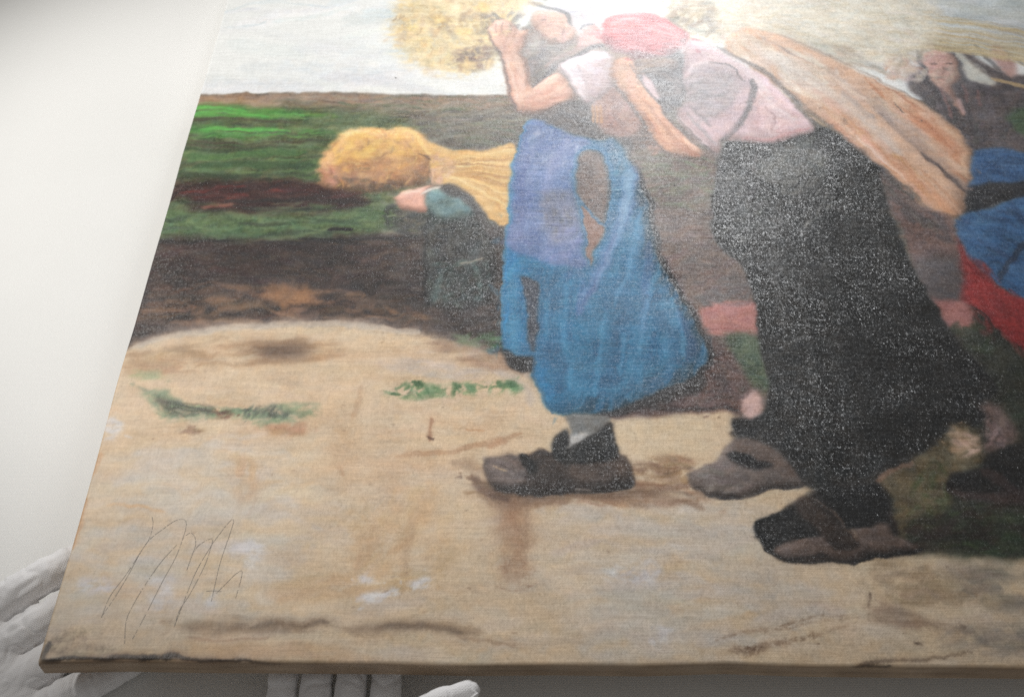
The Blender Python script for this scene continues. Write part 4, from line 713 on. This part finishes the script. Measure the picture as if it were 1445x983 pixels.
# threads, brush ridges and a slightly uneven turned edge
thr = (field(.012, .0007, 31) - .5) * .55 + (field(.0007, .006, 32) - .5) * .5 + (rng.random((NH, NW)) - .5) * 1.1 + (field(.0011, .0014, 33) - .5) * .9
amp = 0.00004 + 0.00007 * np.clip(1 - sample(lum, UU, VV) * 1.6, 0, 1)
dz = sample(thr, UU, VV) * amp + np.clip(sample(relief, UU, VV), -3, 8) * 0.00003 + (sample(N_big, UU, VV) - .5) * .0012
Z = Z + np.where(flat, dz, dz * .3)
wob = (np.interp(us, np.linspace(-.05, 1, 22), np.random.default_rng(3).normal(size=22)) * .00045)[None, :]
Y = Y + wob * np.exp(-np.maximum(VV, 0) / .012)
wob2 = (np.interp(vs, np.linspace(-.05, 1, 18), np.random.default_rng(4).normal(size=18)) * .0004)[:, None]
X = X + wob2 * np.exp(-np.maximum(UU, 0) / .012)
nu, nv = len(us), len(vs)
co = np.stack([X, Y, Z], -1).astype(np.float32).reshape(-1, 3)
idx = np.arange(nu * nv).reshape(nv, nu)
quads = np.stack([idx[:-1, :-1], idx[:-1, 1:], idx[1:, 1:], idx[1:, :-1]], -1).reshape(-1, 4)
me = bpy.data.meshes.new('canvas')
me.vertices.add(len(co)); me.vertices.foreach_set('co', co.ravel())
me.loops.add(quads.size); me.loops.foreach_set('vertex_index', quads.astype(np.int32).ravel())
me.polygons.add(len(quads)); me.polygons.foreach_set('loop_start', np.arange(0, quads.size, 4, dtype=np.int32))
me.update(calc_edges=True)
me.polygons.foreach_set('use_smooth', np.ones(len(quads), bool))
c = sample(img.astype(np.float32), UU, VV); c = np.where(c <= .04045, c / 12.92, ((c + .055) / 1.055) ** 2.4)
at = me.attributes.new('paint', 'FLOAT_COLOR', 'POINT')
at.data.foreach_set('color', np.concatenate([c.reshape(-1, 3), np.ones((nu * nv, 1))], 1).astype(np.float32).ravel())
ga = me.attributes.new('gloss', 'FLOAT', 'POINT'); ga.data.foreach_set('value', (sample(lum, UU, VV) * .7 + sample(gloss, UU, VV) * .3).astype(np.float32).ravel())

pm, nt, pb = material('oil_paint_on_linen')
tc = node(nt, 'ShaderNodeTexCoord').outputs['Object']
att = node(nt, 'ShaderNodeAttribute', attribute_name='paint'); gat = node(nt, 'ShaderNodeAttribute', attribute_name='gloss')
nt.links.new(att.outputs['Color'], pb.inputs['Base Color'])
rg = mth(nt, 'ADD', mth(nt, 'MULTIPLY', gat.outputs['Fac'], .42), mth(nt, 'MULTIPLY_ADD', noise_tex(nt, tc, 60, 4), .2, .235))
nt.links.new(rg, pb.inputs['Roughness'])
pb.inputs['Specular IOR Level'].default_value = 0.5
pb.inputs['Coat Weight'].default_value = 0.30; pb.inputs['Coat Roughness'].default_value = 0.44
dark = mth(nt, 'MAXIMUM', mth(nt, 'SUBTRACT', 1.0, mth(nt, 'MULTIPLY', gat.outputs['Fac'], 2.5)), 0.0)
threads = mth(nt, 'ADD', mth(nt, 'MULTIPLY', noise_tex(nt, mapped(nt, tc, (.07, 1, 1)), 1300, 2), .6), mth(nt, 'MULTIPLY', noise_tex(nt, mapped(nt, tc, (1, .10, 1)), 1300, 2), .5))
hw = mth(nt, 'ADD', mth(nt, 'MULTIPLY', weave(nt, tc, 0.00085, 1.6), .12), threads)
# every knot of the weave carries its own small facet of varnish: most lie flat, a few are tilted
def facets(size, stretch):
    v = node(nt, 'ShaderNodeTexVoronoi'); v.inputs['Scale'].default_value = 1 / size
    nt.links.new(mapped(nt, tc, stretch), v.inputs['Vector'])
    q = node(nt, 'ShaderNodeVectorMath', operation='MULTIPLY_ADD'); q.inputs[1].default_value = (2, 2, 2); q.inputs[2].default_value = (-1, -1, -1)
    nt.links.new(v.outputs['Color'], q.inputs[0])
    a = node(nt, 'ShaderNodeVectorMath', operation='ABSOLUTE'); nt.links.new(q.outputs[0], a.inputs[0])
    p = node(nt, 'ShaderNodeVectorMath', operation='MULTIPLY'); b_ = node(nt, 'ShaderNodeVectorMath', operation='MULTIPLY_ADD'); b_.inputs[1].default_value = (.7, .7, .7); b_.inputs[2].default_value = (.3, .3, .3); nt.links.new(a.outputs[0], b_.inputs[0])
    nt.links.new(q.outputs[0], p.inputs[0]); nt.links.new(b_.outputs[0], p.inputs[1])
    return p.outputs[0]
fa, fb = facets(.00062, (1, .8, 1)), facets(.0012, (1, .7, 1))
sm = node(nt, 'ShaderNodeVectorMath', operation='ADD'); nt.links.new(fa, sm.inputs[0]); h_ = node(nt, 'ShaderNodeVectorMath', operation='SCALE'); h_.inputs['Scale'].default_value = .55; nt.links.new(fb, h_.inputs[0]); nt.links.new(h_.outputs[0], sm.inputs[1])
tilt = node(nt, 'ShaderNodeVectorMath', operation='SCALE'); nt.links.new(sm.outputs[0], tilt.inputs[0])
nt.links.new(mth(nt, 'MULTIPLY_ADD', mth(nt, 'MULTIPLY', dark, mth(nt, 'MAXIMUM', mth(nt, 'MULTIPLY_ADD', noise_tex(nt, tc, 24, 4), 2.4, -.72), .12)), .34, .08), tilt.inputs['Scale'])
add = node(nt, 'ShaderNodeVectorMath', operation='ADD'); nt.links.new(bump(nt, hw, 0.9, 0.00020), add.inputs[0]); nt.links.new(tilt.outputs[0], add.inputs[1])
nrm = node(nt, 'ShaderNodeVectorMath', operation='NORMALIZE'); nt.links.new(add.outputs[0], nrm.inputs[0])
nt.links.new(nrm.outputs[0], pb.inputs['Normal'])

painting = bpy.data.objects.new('painting', None); COL.objects.link(painting); painting.matrix_world = M
painting['label'] = 'unframed oil painting on stretched canvas of women carrying sheaves, held over a white table'
painting['category'] = 'painting'
canvas = link('canvas', me, pm, painting)
wm, nt, pb = material('stretcher_wood')
tc = node(nt, 'ShaderNodeTexCoord').outputs['Object']
mx = node(nt, 'ShaderNodeMix', data_type='RGBA'); mx.inputs['A'].default_value = (.42, .28, .16, 1); mx.inputs['B'].default_value = (.55, .40, .25, 1)
nt.links.new(noise_tex(nt, mapped(nt, tc, (4, 60, 60)), 6, 4), mx.inputs['Factor']); nt.links.new(mx.outputs['Result'], pb.inputs['Base Color'])
pb.inputs['Roughness'].default_value = .7
def bar(x0, y0, x1, y1):
    bm = bmesh.new(); bmesh.ops.create_cube(bm, size=1)
    for v in bm.verts: v.co = Vector(((x0 + x1) / 2 + v.co.x * (x1 - x0), (y0 + y1) / 2 + v.co.y * (y1 - y0), -.0075 + v.co.z * .0125))
    bmesh.ops.bevel(bm, geom=list(bm.edges), offset=.0012, segments=2, affect='EDGES')
    m = bpy.data.meshes.new('stretcher_bar'); bm.to_mesh(m); bm.free(); link('stretcher_bar', m, wm, painting)
e = .0022
bar(e, e, PW - e, .042); bar(e, PH - .042, PW - e, PH - e); bar(e, .0425, .042, PH - .0425); bar(PW - .042, .0425, PW - e, PH - .0425)

# pencil lines in the lower left corner of the picture
gm, nt, pb = material('graphite')
tc = node(nt, 'ShaderNodeTexCoord').outputs['Object']
mx = node(nt, 'ShaderNodeMix', data_type='RGBA'); mx.inputs['A'].default_value = (.12, .11, .10, 1); mx.inputs['B'].default_value = (.30, .26, .22, 1)
nt.links.new(noise_tex(nt, tc, 500, 2), mx.inputs['Factor']); nt.links.new(mx.outputs['Result'], pb.inputs['Base Color']); pb.inputs['Roughness'].default_value = .5
def pk(l): return [(x / 3.472, 700 + y / 3.472) for x, y in l]
PEN = [[(745, 100), (750, 140), (730, 210), (690, 270), (620, 380), (540, 490), (498, 595)],
       [(500, 588), (560, 500), (620, 400), (680, 290), (730, 215), (800, 160), (860, 120), (905, 116), (912, 150), (895, 210), (860, 300), (800, 410), (720, 570), (650, 700)],
       [(872, 232), (790, 320), (720, 420), (660, 520), (620, 610), (612, 722)],
       [(915, 362), (940, 290), (958, 240), (955, 200), (935, 180), (910, 192)],
       [(942, 280), (980, 235), (1040, 208), (1030, 260), (1000, 345), (930, 480), (880, 560), (855, 640)],
       [(858, 632), (900, 520), (960, 370), (1030, 250), (1080, 180), (1130, 120), (1145, 122), (1125, 190), (1090, 290), (1070, 360), (1050, 450), (1035, 520)],
       [(1060, 475), (1110, 425), (1150, 385), (1185, 365), (1180, 410), (1155, 500)],
       [(1010, 465), (1045, 463), (1085, 466)]]
g = np.random.default_rng(8)
for l in PEN:
    a = np.array(pk(l)); p = smooth_open(on_plane(a[:, 0], a[:, 1])[:, :2], 14)
    d = np.gradient(p, axis=0); d /= np.linalg.norm(d, axis=1)[:, None] + 1e-9; nrm = np.stack([-d[:, 1], d[:, 0]], 1)
    w = .00009 + .00008 * g.random(len(p))
    zz = (sample(N_big, p[:, 0], p[:, 1]) - .5) * .0012 + .00013
    A = np.c_[p + nrm * w[:, None], zz]; B = np.c_[p - nrm * w[:, None], zz]
    V = np.concatenate([A, B]); n = len(p); F = [(i, i + 1, n + i + 1, n + i) for i in range(n - 1) if g.random() > .14]
    m = bpy.data.meshes.new('pencil_line'); m.from_pydata(V.tolist(), [], F); link('pencil_line', m, gm, canvas)

# ================================================================== gloved hands
gl, nt, pb = material('white_cotton_glove')
tc = node(nt, 'ShaderNodeTexCoord').outputs['Object']
mx = node(nt, 'ShaderNodeMix', data_type='RGBA'); mx.inputs['A'].default_value = (.86, .845, .845, 1); mx.inputs['B'].default_value = (.93, .92, .92, 1)
nt.links.new(noise_tex(nt, tc, 120, 4), mx.inputs['Factor']); nt.links.new(mx.outputs['Result'], pb.inputs['Base Color'])
pb.inputs['Roughness'].default_value = .95; pb.inputs['Specular IOR Level'].default_value = .15
pb.inputs['Sheen Weight'].default_value = .35; pb.inputs['Sheen Roughness'].default_value = .5
hg = mth(nt, 'ADD', mth(nt, 'MULTIPLY', weave(nt, tc, .0009), .5), mth(nt, 'ADD', noise_tex(nt, tc, 900, 4, .7), mth(nt, 'MULTIPLY', noise_tex(nt, tc, 90, 3), 2.)))
nt.links.new(bump(nt, hg, .5, .0005), pb.inputs['Normal'])

def chain(pts, rad, folds=(), step=.0016):
    """points and radii along one finger, with soft cloth folds at the joints"""
    p = smooth_open(np.array(pts), 10); L = np.r_[0, np.cumsum(np.linalg.norm(np.diff(p, axis=0), axis=1))]
    n = int(L[-1] / step) + 2; t = np.linspace(0, L[-1], n)
    q = np.stack([np.interp(t, L, p[:, k]) for k in range(3)], 1)
    r = np.interp(t / L[-1], np.linspace(0, 1, len(rad)), rad)
    for f, amp, wd in folds: r = r * (1 + amp * np.exp(-((t / L[-1] - f) / wd) ** 2))
    return list(zip(q, r))
def build_hand(name, fingers, thumb, palm, matrix, seed, seam):
    bm = bmesh.new()
    balls = []
    for c in fingers + [thumb, palm]:
        for s in c: balls.append(s)
    bmesh.ops.create_icosphere(bm, subdivisions=2, radius=1.0)
    bm.verts.ensure_lookup_table(); bv = np.array([v.co[:] for v in bm.verts]); bf = np.array([[v.index for v in f.verts] for f in bm.faces]); bm.free()
    V = np.concatenate([np.asarray(q) + bv * r for q, r in balls]); F = np.concatenate([bf + i * len(bv) for i in range(len(balls))])
    m = bpy.data.meshes.new(name); m.from_pydata(V.tolist(), [], F.tolist())
    o = bpy.data.objects.new(name, m); COL.objects.link(o)
    md = o.modifiers.new('r', 'REMESH'); md.mode = 'VOXEL'; md.voxel_size = .0007
    sm = o.modifiers.new('s', 'SMOOTH'); sm.factor = .5; sm.iterations = 16
    dg = bpy.context.evaluated_depsgraph_get()
    m2 = bpy.data.meshes.new_from_object(o.evaluated_get(dg)); m2.name = name
    bpy.data.objects.remove(o); bpy.data.meshes.remove(m)
    n = len(m2.vertices); co = np.empty(n * 3); m2.vertices.foreach_get('co', co); co = co.reshape(-1, 3)
    no = np.empty(n * 3); m2.vertices.foreach_get('normal', no); no = no.reshape(-1, 3)
    d = np.array([mnoise.noise(Vector((x * 60, y * 130, z * 90 + seed))) * .0006 - max(0, .20 - abs(mnoise.noise(Vector((x * 55 + y * 40, y * 62 - x * 20, z * 70 + seed))))) * .0034 for x, y, z in co])
    m2.vertices.foreach_set('co', (co + no * d[:, None]).ravel())
    m2.polygons.foreach_set('use_smooth', np.ones(len(m2.polygons), bool)); m2.update()
    m2.materials.clear()
    o = link(name, m2, gl, None, matrix)
    # stitched seam
    for path in seam:
        p = smooth_open(np.array(path), 12); bm = bmesh.new(); rings = []
        for i, q in enumerate(p):
            tdir = Vector(p[min(i + 1, len(p) - 1)] - p[max(i - 1, 0)]).normalized(); a = tdir.orthogonal().normalized(); b = tdir.cross(a)
            rings.append([bm.verts.new(Vector(q) + (a * math.cos(k * math.pi / 3) + b * math.sin(k * math.pi / 3)) * .0007) for k in range(6)])
        for i in range(len(rings) - 1):
            for k in range(6): bm.faces.new((rings[i][k], rings[i][(k + 1) % 6], rings[i + 1][(k + 1) % 6], rings[i + 1][k]))
        m = bpy.data.meshes.new('glove_seam'); bm.to_mesh(m); bm.free()
        for pl in m.polygons: pl.use_smooth = True
        link('glove_seam', m, gl, o)
    return o
JF = ((.30, -.07, .03), (.36, .05, .04), (.62, -.08, .03), (.68, .05, .04), (.16, .05, .05), (.06, -.06, .04))
def palm_balls(w=.040, y0=-.1, y1=-.002, z=-.004):
    out = []
    for y in np.linspace(y0, y1, 64):
        hw = w * (0.80 + .20 * min(1, (y - y0) / .06))
        for x in np.linspace(-hw, hw, 25):
            k = abs(x) / hw
            out.append((np.array((x, y, z + .0015 * k)), .0130 - .0035 * k ** 3))
    for y in np.linspace(y0 - .09, y0, 26):                     # wrist and gauntlet of the glove
        for x in np.linspace(-.026, .026, 11):
            out.append((np.array((x, y, z - .002)), .0160 + .0008 * math.sin(y * 420)))
    return out
# right hand, palm up under the lower edge
BX = {'i': (.0312, .076), 'm': (.0104, .084), 'r': (-.0104, .079), 'p': (-.0305, .062)}
RF = []
for k, (x, L) in BX.items():
    r = .0106 if k != 'p' else .0101
    sp = x * .02
    RF.append(chain([(x, -.012, -.002), (x + sp * .2, L * .35, 0.0), (x + sp * .6, L * .7, .0012), (x + sp, L, .0015)], [r * 1.03, r, r * .97, r * .9, r * .72], JF))
TH_R = chain([(.026, -.082, -.002), (.038, -.042, .014), (.045, -.002, .027), (.060, .018, .031), (.083, .0295, .0305)], [.0165, .0150, .0125, .0108, .0098, .0070], ((.55, -.05, .04), (.62, .05, .05), (.8, -.04, .03)))
b = on_plane(458, 946, 0)
HR = M @ Matrix.Translation((b[0] - .0005, -.034, -PT - .0285)) @ Matrix.Rotation(R(-1.5), 4, 'Z') @ Matrix.Rotation(R(11), 4, 'X')
h = build_hand('gloved_hand', RF, TH_R, palm_balls(), HR, 3.1, [[(.060, .0095, .0380), (.070, .0145, .0390), (.080, .0205, .0385), (.0885, .0275, .0350)]])
h['label'] = 'white gloved hand, palm up, fingers under the lower edge with its thumb sticking out'
h['category'] = 'hand'; h['group'] = 'gloved hands holding up the painting'
# left hand, gripping the lower left corner from below
LF = []
for k, (x, L) in BX.items():
    x = -x; r = .0122 if k != 'p' else .0110
    x *= 1.16; sp = x * .12
    LF.append(chain([(x, -.012, -.004), (x + sp * .2, L * .35, 0.004), (x + sp * .6, L * .7, .002), (x + sp, L, 0)], [r * 1.05, r * 1.03, r * .98, r * .9, r * .72],
              ((.33 + x * .8, -.15, .014), (.385 + x * .8, .06, .025), (.29 + x * .8, .04, .02), (.58 + x * .6, -.18, .014), (.63 + x * .6, .06, .025), (.45, -.05, .012), (.10, -.06, .02))))
TH_L = chain([(-.026, -.082, -.006), (-.046, -.060, -.014), (-.052, -.034, -.022), (-.046, -.010, -.026), (-.036, .010, -.027)], [.0165, .0150, .0125, .0112, .0105, .0078], ((.55, -.05, .04),))
b = on_plane(2, 915, -.02)
HL = M @ Matrix.Translation((b[0], b[1], -PT - .0240)) @ Matrix.Rotation(R(-55), 4, 'Z') @ Matrix.Rotation(R(15), 4, 'Y')
h = build_hand('gloved_hand', LF, TH_L, palm_balls(.047), HL, 9.7, [])
h['label'] = 'creased white gloved hand reaching under the canvas corner beside the pencil marks'
h['category'] = 'hand'; h['group'] = 'gloved hands holding up the painting'
